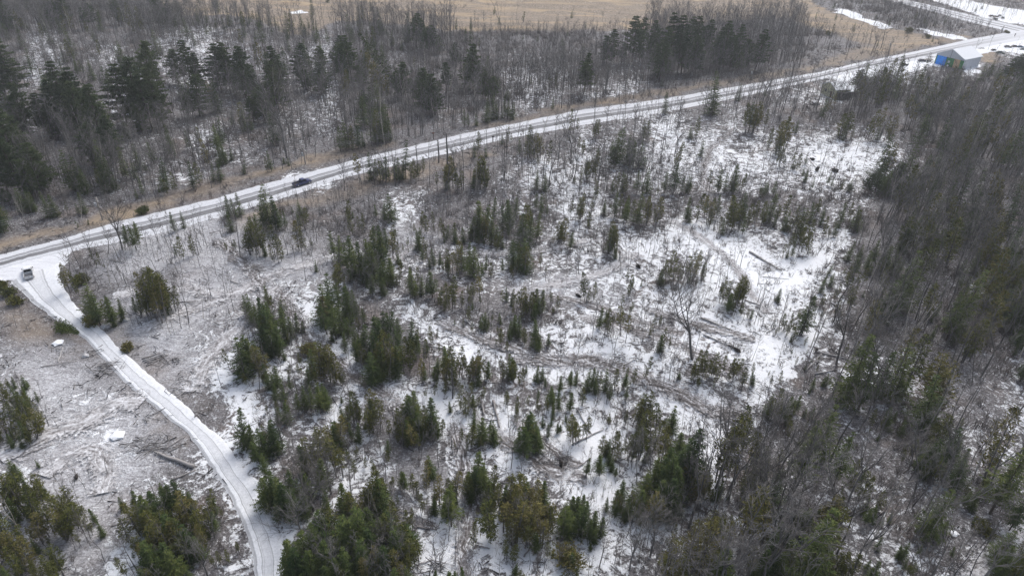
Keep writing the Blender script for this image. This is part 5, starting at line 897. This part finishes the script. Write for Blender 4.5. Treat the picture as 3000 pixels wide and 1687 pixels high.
def car(p, rz, paint, label, snow=True, z=.02, sc=1.0, group='vehicles left in the yard'):
    c = un(*p); r = empty('parked_car', c[0], c[1], z, rz); r.scale = (sc * .68,) * 3
    bm_obj('body', lambda bm: prism(bm, [(-2.2, .35), (-2.25, .85), (-1.6, .95), (.9, .93), (2.1, .78), (2.25, .55), (2.2, .35)], -.88, .88), paint, r, .03)
    bm_obj('cabin', lambda bm: prism(bm, [(-1.75, .95), (-1.15, 1.4), (.25, 1.42), (.95, .94)], -.80, .80, lambda z: (z - .94) * .3), paint, r, .02)
    bm_obj('windshield', lambda bm: quad(bm, [(.93, -.7, .985), (.93, .7, .985), (.32, .6, 1.395), (.32, -.6, 1.395)]), MT['glass'], r); bm_obj('rear_window', lambda bm: quad(bm, [(-1.73, -.68, .99), (-1.73, .68, .99), (-1.22, .6, 1.375), (-1.22, -.6, 1.375)]), MT['glass'], r)
    for s in (-1, 1): bm_obj('side_window', lambda bm: quad(bm, [(-1.45, s * .80, 1.0), (.7, s * .80, 1.0), (.22, s * .68, 1.36), (-1.1, s * .68, 1.36)]), MT['glass'], r); bm_obj('headlight', lambda bm: box(bm, 2.2, 2.26, s * .6 - .15, s * .6 + .15, .58, .7), MT['lamp'], r)
    if snow: bm_obj('roof_snow', lambda bm: box(bm, -1.1, .2, -.55, .55, 1.425, 1.5, .05, .05), MT['snow'], r, .02)
    wheels(r, (-1.4, 1.4), .76, .32); return tag(r, label, 'car', group)
PC = lambda n, c: flat(n, c, .45, .4, .25, 1.5)
car((2648, 193), .15, PC('black_green_paint', (.03, .038, .04)), 'small dark car on the snow left of the barn', False)
car((2700, 181), .0, PC('navy_paint', (.02, .028, .06)), 'navy car with gear behind it, next to the barn', False)
car((2387, 309), .3, PC('dull_navy_paint', (.02, .025, .05)), 'dark blue car behind the trees before the cream house', True)
car((2930, 158), -.5, PC('grey_green_paint', (.15, .19, .18)), 'grey green wreck right of the barn, on the brown patch', False, sc=1.15); car((2910, 149), .4, PC('black_wreck_paint', (.025, .025, .03)), 'black wreck touching the grey green one', True, sc=.8)
car((2952, 140), -.3, PC('mottled_wreck_paint', (.12, .11, .12)), 'mottled wreck on the junk strip, upper left', True); car((2972, 139), .2, PC('dusty_wreck_paint', (.16, .14, .13)), 'dusty wreck in the middle of the junk strip', True); car((2990, 141), -.4, PC('steel_blue_paint', (.09, .15, .24)), 'steel blue car at the right end of the junk strip', True); car((2998, 149), -.4, PC('teal_grey_paint', (.10, .14, .15)), 'teal grey car in front of the steel blue one', False)
car((2944, 222), 1.3, PC('teal_paint', (.06, .14, .15)), 'teal car with snow on it, under the trees at right', True, sc=1.1); car((2948, 209), 1.3, PC('slate_paint', (.06, .075, .10)), 'slate car with snow on it, behind the teal one', True, sc=1.1)
for k, (p, c) in enumerate([((2905, 50), (.12, .07, .06)), ((2917, 52), (.16, .12, .11)), ((2928, 49), (.10, .10, .11)), ((2937, 55), (.14, .15, .15)), ((2915, 58), (.10, .11, .12))]):
    car(p, .4 * k, PC('scrap_paint', c), f"{['leftmost reddish', 'second tan', 'upper grey', 'rightmost pale', 'lowest slate'][k]} wreck in the snowy heap behind the back road", True, group='wrecks behind the back road')
# trailer frame between the navy car and the barn
def trailer():
    c = un(2717, 180); r = empty('flat_trailer', c[0], c[1], .02, .1)
    bm_obj('deck', lambda bm: box(bm, -1.8, 1.8, -.9, .9, .55, .68), MT['blackp'], r); bm_obj('mast', lambda bm: (box(bm, .3, .4, -.5, -.4, .7, 3.4), box(bm, .3, .4, .4, .5, .7, 3.4), box(bm, .3, .4, -.42, .42, 2.5, 2.6)), M['dark_bark'], r); wheels(r, (-.4, .5), .95, .33); tag(r, 'dark flat trailer with a mast by the barn corner', 'trailer')
trailer()

# ---------------------------------------------------------------- barn
def corrugated(name, c, dark=.7):
    t = NT(name, .5, .4); P = t.pos(True); w = t.new('ShaderNodeTexWave'); t.l.new(P, w.inputs['Vector']); w.inputs['Scale'].default_value = 1.2; w.inputs['Distortion'].default_value = .3
    f = t.math('ADD', t.math('MULTIPLY', w.outputs['Fac'], .5), t.math('MULTIPLY', t.noise(P, 1.2, 4), .5)); t.color(t.ramp(f, [(.2, tuple(x * dark for x in c)), (.8, c)])); t.bump(w.outputs['Fac'], .3, .05); return t.m
def barn():
    A, B = un(2736, 186), un(2816, 205); d = B - A; w = float(np.hypot(*d)); rz = math.atan2(d[1], d[0]); r = empty('barn', A[0], A[1], 0, rz); D, E, Pk = 12.3, 3.8, 6.4
    grey = corrugated('grey_metal_siding', (.58, .61, .66)); green = flat('green_panel_paint', (.05, .24, .08), .7, .3, .35, 1.0); h = w / 2
    bm_obj('wall', lambda bm: box(bm, 0, w, 0, .15, -.3, E - .5), green, r)
    def gable(y0, y1): return lambda bm: ([None for _ in ()], (lambda a, b: (bm.faces.new(a), bm.faces.new(b[::-1]), [bm.faces.new((a[i], b[i], b[(i + 1) % 5], a[(i + 1) % 5])) for i in range(5)]))(*[[bm.verts.new((x, y, z)) for x, z in ((0, E - .5), (w, E - .5), (w, E), (h, Pk), (0, E))] for y in (y0, y1)]))
    bm_obj('gable', gable(-.02, .13), grey, r); bm_obj('gable', gable(D - .13, D), grey, r)
    bm_obj('gable_trim', lambda bm: (box(bm, h - .06, h + .06, -.06, -.025, E - .5, Pk - .2), box(bm, 0, w, -.06, -.025, E - .62, E - .5)), flat('dark_metal_trim', (.10, .11, .12)), r)
    bm_obj('side_wall', lambda bm: box(bm, w - .16, w - .01, .16, D - .14, -.3, E), grey, r); bm_obj('side_wall', lambda bm: box(bm, .01, .16, .16, D - .14, -.3, E), grey, r); bm_obj('back_wall', lambda bm: box(bm, .17, w - .17, D - .3, D - .15, -.3, E - .51), grey, r)
    for s in (0, 1):
        def slope(bm, s=s):
            x0 = -.35 if s == 0 else w + .35; z0 = E - .35 * (Pk - E) / h; pr = [(x0, z0 + .02), (h, Pk + .02), (h, Pk + .22), (x0, z0 + .2)]
            a = [bm.verts.new((x, -.35, z)) for x, z in pr]; b = [bm.verts.new((x, D + .35, z)) for x, z in pr]; bm.faces.new(a); bm.faces.new(b[::-1])
            for i in range(4): bm.faces.new((a[i], b[i], b[(i + 1) % 4], a[(i + 1) % 4]))
        bm_obj('roof', slope, MT['snow'], r)
    dd = bm_obj('door', lambda bm: box(bm, .5, 4.2, -.10, -.03, -.1, 3.3), flat('bright_blue_tarp', (.02, .26, .85), .6, .3, .25, 2.0), r); bm_obj('door_frame', lambda bm: (box(bm, .38, .49, -.11, -.02, -.1, 3.4), box(bm, 4.21, 4.32, -.11, -.02, -.1, 3.4)), MT['blackp'], dd)
    dd = bm_obj('door', lambda bm: box(bm, 7.3, w - 1.3, -.10, -.03, -.1, 3.3), flat('tan_plywood', (.60, .42, .25), .8, .2, .2, .8), r); bm_obj('door_frame', lambda bm: (box(bm, 7.18, 7.29, -.11, -.02, -.1, 3.35), box(bm, w - 1.29, w - 1.18, -.11, -.02, -.1, 3.35)), green, dd)
    bm_obj('small_window', lambda bm: box(bm, 5.0, 5.8, -.05, -.01, 1.3, 2.2), flat('whitish_pane', (.5, .52, .52)), r)
    tag(r, 'grey gabled barn with blue and tan doors and snowy roof', 'barn')
    # leaning tyre and clutter at the wall
    ft = bpy.data.objects.new('spare_tyre', None); SC.collection.objects.link(ft); p = A + d / w * 5.9 + np.array([-d[1], d[0]]) / w * -.9; ft.location = (p[0], p[1], 0); ft.rotation_euler = (0, 0, rz)
    bm_obj('tyre', lambda bm: cyl(bm, (0, 0, .55), .55, .25), MT['rubber'], ft); bm_obj('snow_cap', lambda bm: cyl(bm, (0, -.14, .55), .38, .04), MT['snow'], ft); tag(ft, 'snowy tyre standing against the barn between its doors', 'tyre')
barn()
for k, (p, s) in enumerate([((2726, 175), .9), ((2731, 170), .7), ((2722, 168), .8)]):
    brush_pile(p, 1.6 * s, .8, 40, ['scrap lumber heap at the barn corner, nearest', 'scrap lumber heap at the barn corner, rightmost', 'scrap lumber heap at the barn corner, farthest'][k])
# snowy lean-to slab right of the barn
def house():
    A, B = un(2412, 288), un(2444, 283); d = B - A
    A = un(2404, 273); B = un(2443, 291); d = B - A; w = float(np.hypot(*d)); rz = math.atan2(d[1], d[0]); r = empty('cabin', A[0], A[1], 0, rz); D, E, Pk = 5.5, 3.0, 4.6; h = w / 2
    cream = corrugated('cream_siding', (.55, .54, .36), .8)
    def wallf(bm):
        a = [bm.verts.new((x, 0, z)) for x, z in ((0, -.3), (w, -.3), (w, E), (h, Pk), (0, E))]; b = [bm.verts.new((v.co.x, D, v.co.z)) for v in a]; bm.faces.new(a); bm.faces.new(b[::-1])
        for i in (0, 1, 4): bm.faces.new((a[i], b[i], b[(i + 1) % 5], a[(i + 1) % 5]))
    bm_obj('wall', wallf, cream, r)
    for s in (0, 1):
        def slope(bm, s=s):
            x0 = -.3 if s == 0 else w + .3; z0 = E - .3 * (Pk - E) / h; pr = [(x0, z0 + .03), (h, Pk + .03), (h, Pk + .2), (x0, z0 + .18)]
            a = [bm.verts.new((x, -.3, z)) for x, z in pr]; b = [bm.verts.new((x, D + .3, z)) for x, z in pr]; bm.faces.new(a); bm.faces.new(b[::-1])
            for i in range(4): bm.faces.new((a[i], b[i], b[(i + 1) % 4], a[(i + 1) % 4]))
        bm_obj('roof', slope, MT['snow'], r)
    wi = bm_obj('window', lambda bm: box(bm, w * .25, w * .25 + .9, -.04, -.005, 1.1, 2.1), MT['glass'], r); bm_obj('door', lambda bm: box(bm, w * .65, w * .65 + .9, -.05, -.005, 0, 2.0), flat('brown_door', (.12, .07, .04)), r)
    bm_obj('porch', lambda bm: box(bm, w + .05, w + 1.5, .3, D - .5, 0, 2.3, .1, .1), flat('dark_boards', (.03, .028, .026), .9), r)
    tag(r, 'small cream cabin with snowy roof behind the trees', 'house')
    c = un(2478, 281); r = empty('shed', c[0], c[1], 0, rz)
    bm_obj('wall', lambda bm: box(bm, -2.6, 2.6, -2.2, 2.2, -.2, 2.2), flat('weathered_board', (.13, .115, .10), .9), r)
    def sl(bm):
        pr = [(-3.0, 2.23), (3.0, 2.23), (0, 3.5)]; a = [bm.verts.new((x, -2.6, z)) for x, z in pr]; b = [bm.verts.new((x, 2.6, z)) for x, z in pr]; bm.faces.new(a); bm.faces.new(b[::-1])
        for i in range(3): bm.faces.new((a[i], b[i], b[(i + 1) % 3], a[(i + 1) % 3]))
    bm_obj('roof', sl, MT['snow'], r); bm_obj('door', lambda bm: box(bm, -.5, .5, -2.25, -2.205, 0, 1.9), MT['blackp'], r); tag(r, 'weathered shed with snowy roof right of the cream cabin', 'shed')
house()

# ---------------------------------------------------------------- utility poles and lines
PW = flat('pole_wood', (.30, .27, .24), .85, .2, .2); TOPS = []
def pole(p, ytop, label, arm=1.2, h=None, rz=.6):
    c = un(*p); h = h or top_height(c[0], c[1], ytop); r = empty('utility_pole', c[0], c[1], 0, rz); g_ = G(); g_.limb([(0, 0, -.2), (0, 0, h * .5), (0, 0, h)], [.17, .15, .12], 10); link('post', g_.mesh('post', PW), r)
    bm_obj('crossarm', lambda bm: box(bm, .13, .24, -arm, arm, h - .75, h - .6), PW, r); bm_obj('transformer', lambda bm: bmesh.ops.create_cone(bm, cap_ends=True, segments=12, radius1=.25, radius2=.25, depth=.8, matrix=Matrix.Translation((-.4, 0, h - 1.5))), flat('grey_can', (.42, .43, .44), .5), r)
    for s in (-1, 0, 1): bm_obj('insulator', lambda bm: box(bm, .14, .22, s * arm * .9 - .04, s * arm * .9 + .04, h - .59, h - .38), MT['lamp'], r)
    tag(r, label, 'utility pole', 'poles along the main road'); return np.array([c[0], c[1], h])
pl = [pole((301, 645), 578, 'pale utility pole on the verge behind the forked roadside tree'), pole((895, 482), 434, 'utility pole on the far bank above the blue pickup')]
pl2 = pole((2602, 156), 119, 'pale utility pole on the tan bank across from the barn'); pl3 = pole((2934, 97), 76, 'leaning looking dark pole at the far road fork', 1.6)
pm = pole((1745, 300), 262, 'utility pole at the far verge in the middle of the road'); pr_ = pole((2200, 236), 200, 'utility pole in the grey trees on the far verge')
base = pl[0] + (pl[0] - pl[1]) * .5; allp = [base, pl[0], pl[1], pm, pr_, pl2, pl3]
for k, (a, b) in enumerate(zip(allp[:-1], allp[1:])):
    for q, off in enumerate((-1.0, 0.0, 1.0)):
        g_ = G(); d = b - a; L = np.hypot(d[0], d[1]); nr = np.array([-d[1], d[0], 0]) / L; pts = []
        for i in range(13): t = i / 12; p_ = a * (1 - t) + b * t + nr * off; p_[2] += -.4 - 4 * t * (1 - t) * L * .012; pts.append(p_)
        g_.limb(pts, [.018] * 13, 4); o = link('power_line', g_.mesh('power_line', flat('bare_wire', (.30, .30, .31), .6)))
        tag(o, f"{['near', 'middle', 'far'][q]} overhead wire {['left of the pole by the forked tree', 'between the pole behind the forked tree and the pickup pole', 'from the pickup pole to the mid road pole', 'from the mid road pole to the grey tree pole', 'from the grey tree pole to the barn side pole', 'from the barn side pole to the road fork'][k]}", 'power line', 'overhead wires along the main road')
# roadside mailbox post and a red marker on the far verge
def post(p, hh, label, col, head):
    c = un(*p); r = empty('roadside_post', c[0], c[1], 0, .5); bm_obj('post', lambda bm: box(bm, -.09, .09, -.09, .09, -.1, hh), M['dark_bark'], r); bm_obj(head, lambda bm: box(bm, -.28, .28, -.16, .16, hh, hh + .35), col, r, .03); tag(r, label, 'mailbox' if head == 'mailbox' else 'marker')
post((1444, 416), 1.3, 'dark post with a box on the near road edge', MT['blackp'], 'mailbox'); post((1270, 409), 1.6, 'small reddish marker on the far verge under the birches', flat('rusty_red', (.12, .05, .04)), 'plate')
post((2972, 108), 1.0, 'small dark post at the road fork', MT['blackp'], 'plate')
# boulders by the strip right of the junction
def rock(p, s, label):
    c = un(*p); bm = bmesh.new(); bmesh.ops.create_icosphere(bm, subdivisions=2, radius=s)
    for v_ in bm.verts: v_.co *= 1 + .25 * math.sin(v_.co.x * 5 + v_.co.y * 7) * math.cos(v_.co.z * 6); v_.co.z *= (.28 if 'snow' in label or 'white' in label else .6)
    me = bpy.data.meshes.new('boulder'); bm.to_mesh(me); bm.free(); me.materials.append(MT['snow'] if 'snow' in label or 'white' in label else flat('frosted_stone', (.42, .42, .43), .85, .2, .35, 2.5)); o = link('boulder', me); o.location = (c[0], c[1], float(hgt(*c)) + s * .2); tag(o, label, 'rock')
for p, s, l in [(Dt(800, 1020), .75, 'grey boulder at the right edge of the side road'), (Dt(945, 970), .6, 'small pale boulder right of the grey one'), (Dt(440, 1145), .8, 'snowy boulder by the fallen green spruce'), (Dt(650, 1240), .5, 'pale rock in the brown slash left of the side road'), (Gt(885, 400), .9, 'round snow capped rock in the lower left clearing'), (Gt(60, 1040), 1.0, 'snowy rock at the left of the bottom corner clump'), (It(2320, 1290), .6, 'white rock on the corner track'), (It(2050, 1120), .5, 'small white rock in the lower right wood')]: rock(p, s, l)
# low shrubs that stand alone
def shrub(p, h, label, mat='cedar'):
    c = un(*p); tr, cr = cedar(H=h, rad=h * .75, low=.02, dens=8 / h * .8, stems=2); r = empty('shrub', c[0], c[1], float(hgt(*c)), U(0, 6)); link('stems', tr.mesh('shrub_stems', M['dark_bark']), r); link('foliage', cr.mesh('shrub_foliage', M[mat]), r); tag(r, label, 'shrub')
for tl, x, y, h, l in [('D', 60, 790, 1.3, 'olive shrub at the left edge below the junction'), ('D', 110, 850, 1.3, 'second olive shrub below the junction'), ('D', 20, 730, 1.2, 'upper olive shrub at the left edge under the apron'), ('D', 1090, 160, 1.3, 'brown shrub on the far verge by the roadside trees'), ('D', 620, 690, 1.6, 'olive shrub in the strip right of the junction'), ('D', 960, 1180, .9, 'olive shrub beside the pole stack'), ('D', 700, 1010, 1.5, 'dark shrub at the inner bend of the side road'), ('C', 1850, 290, 1.6, 'dark bush between the road and the white ditch'), ('C', 1100, 260, 1.6, 'brown bush left of the dark one by the ditch'), ('C', 1700, 250, 2.4, 'low bush beside the far pole thicket'), ('C', 2440, 250, 1.0, 'bush at the tip of the road fork'), ('H', 1740, 1370, 2.2, 'dark shrub standing on the bottom snow'), ('D', 2350, 1250, 1.6, 'yellowish shrub under the spruce island'), ('I', 2260, 1110, 1.2, 'orange brown shrub in the lower right wood')]: shrub(tp(tl, x, y), h, l)

# ---------------------------------------------------------------- thin winter air
hz = bpy.data.materials.new('haze_air'); hz.use_nodes = True; hn = hz.node_tree; hn.nodes.remove(hn.nodes['Principled BSDF'])
pv = hn.nodes.new('ShaderNodeVolumePrincipled'); pv.inputs['Color'].default_value = (.86, .90, .96, 1); pv.inputs['Density'].default_value = .0003; pv.inputs['Anisotropy'].default_value = .2
hn.links.new(pv.outputs[0], hn.nodes['Material Output'].inputs['Volume'])
tag(bm_obj('haze', lambda bm: box(bm, -3300, 3300, -1000, 4300, -3, 70), hz), 'thin pale winter haze', kind='stuff')
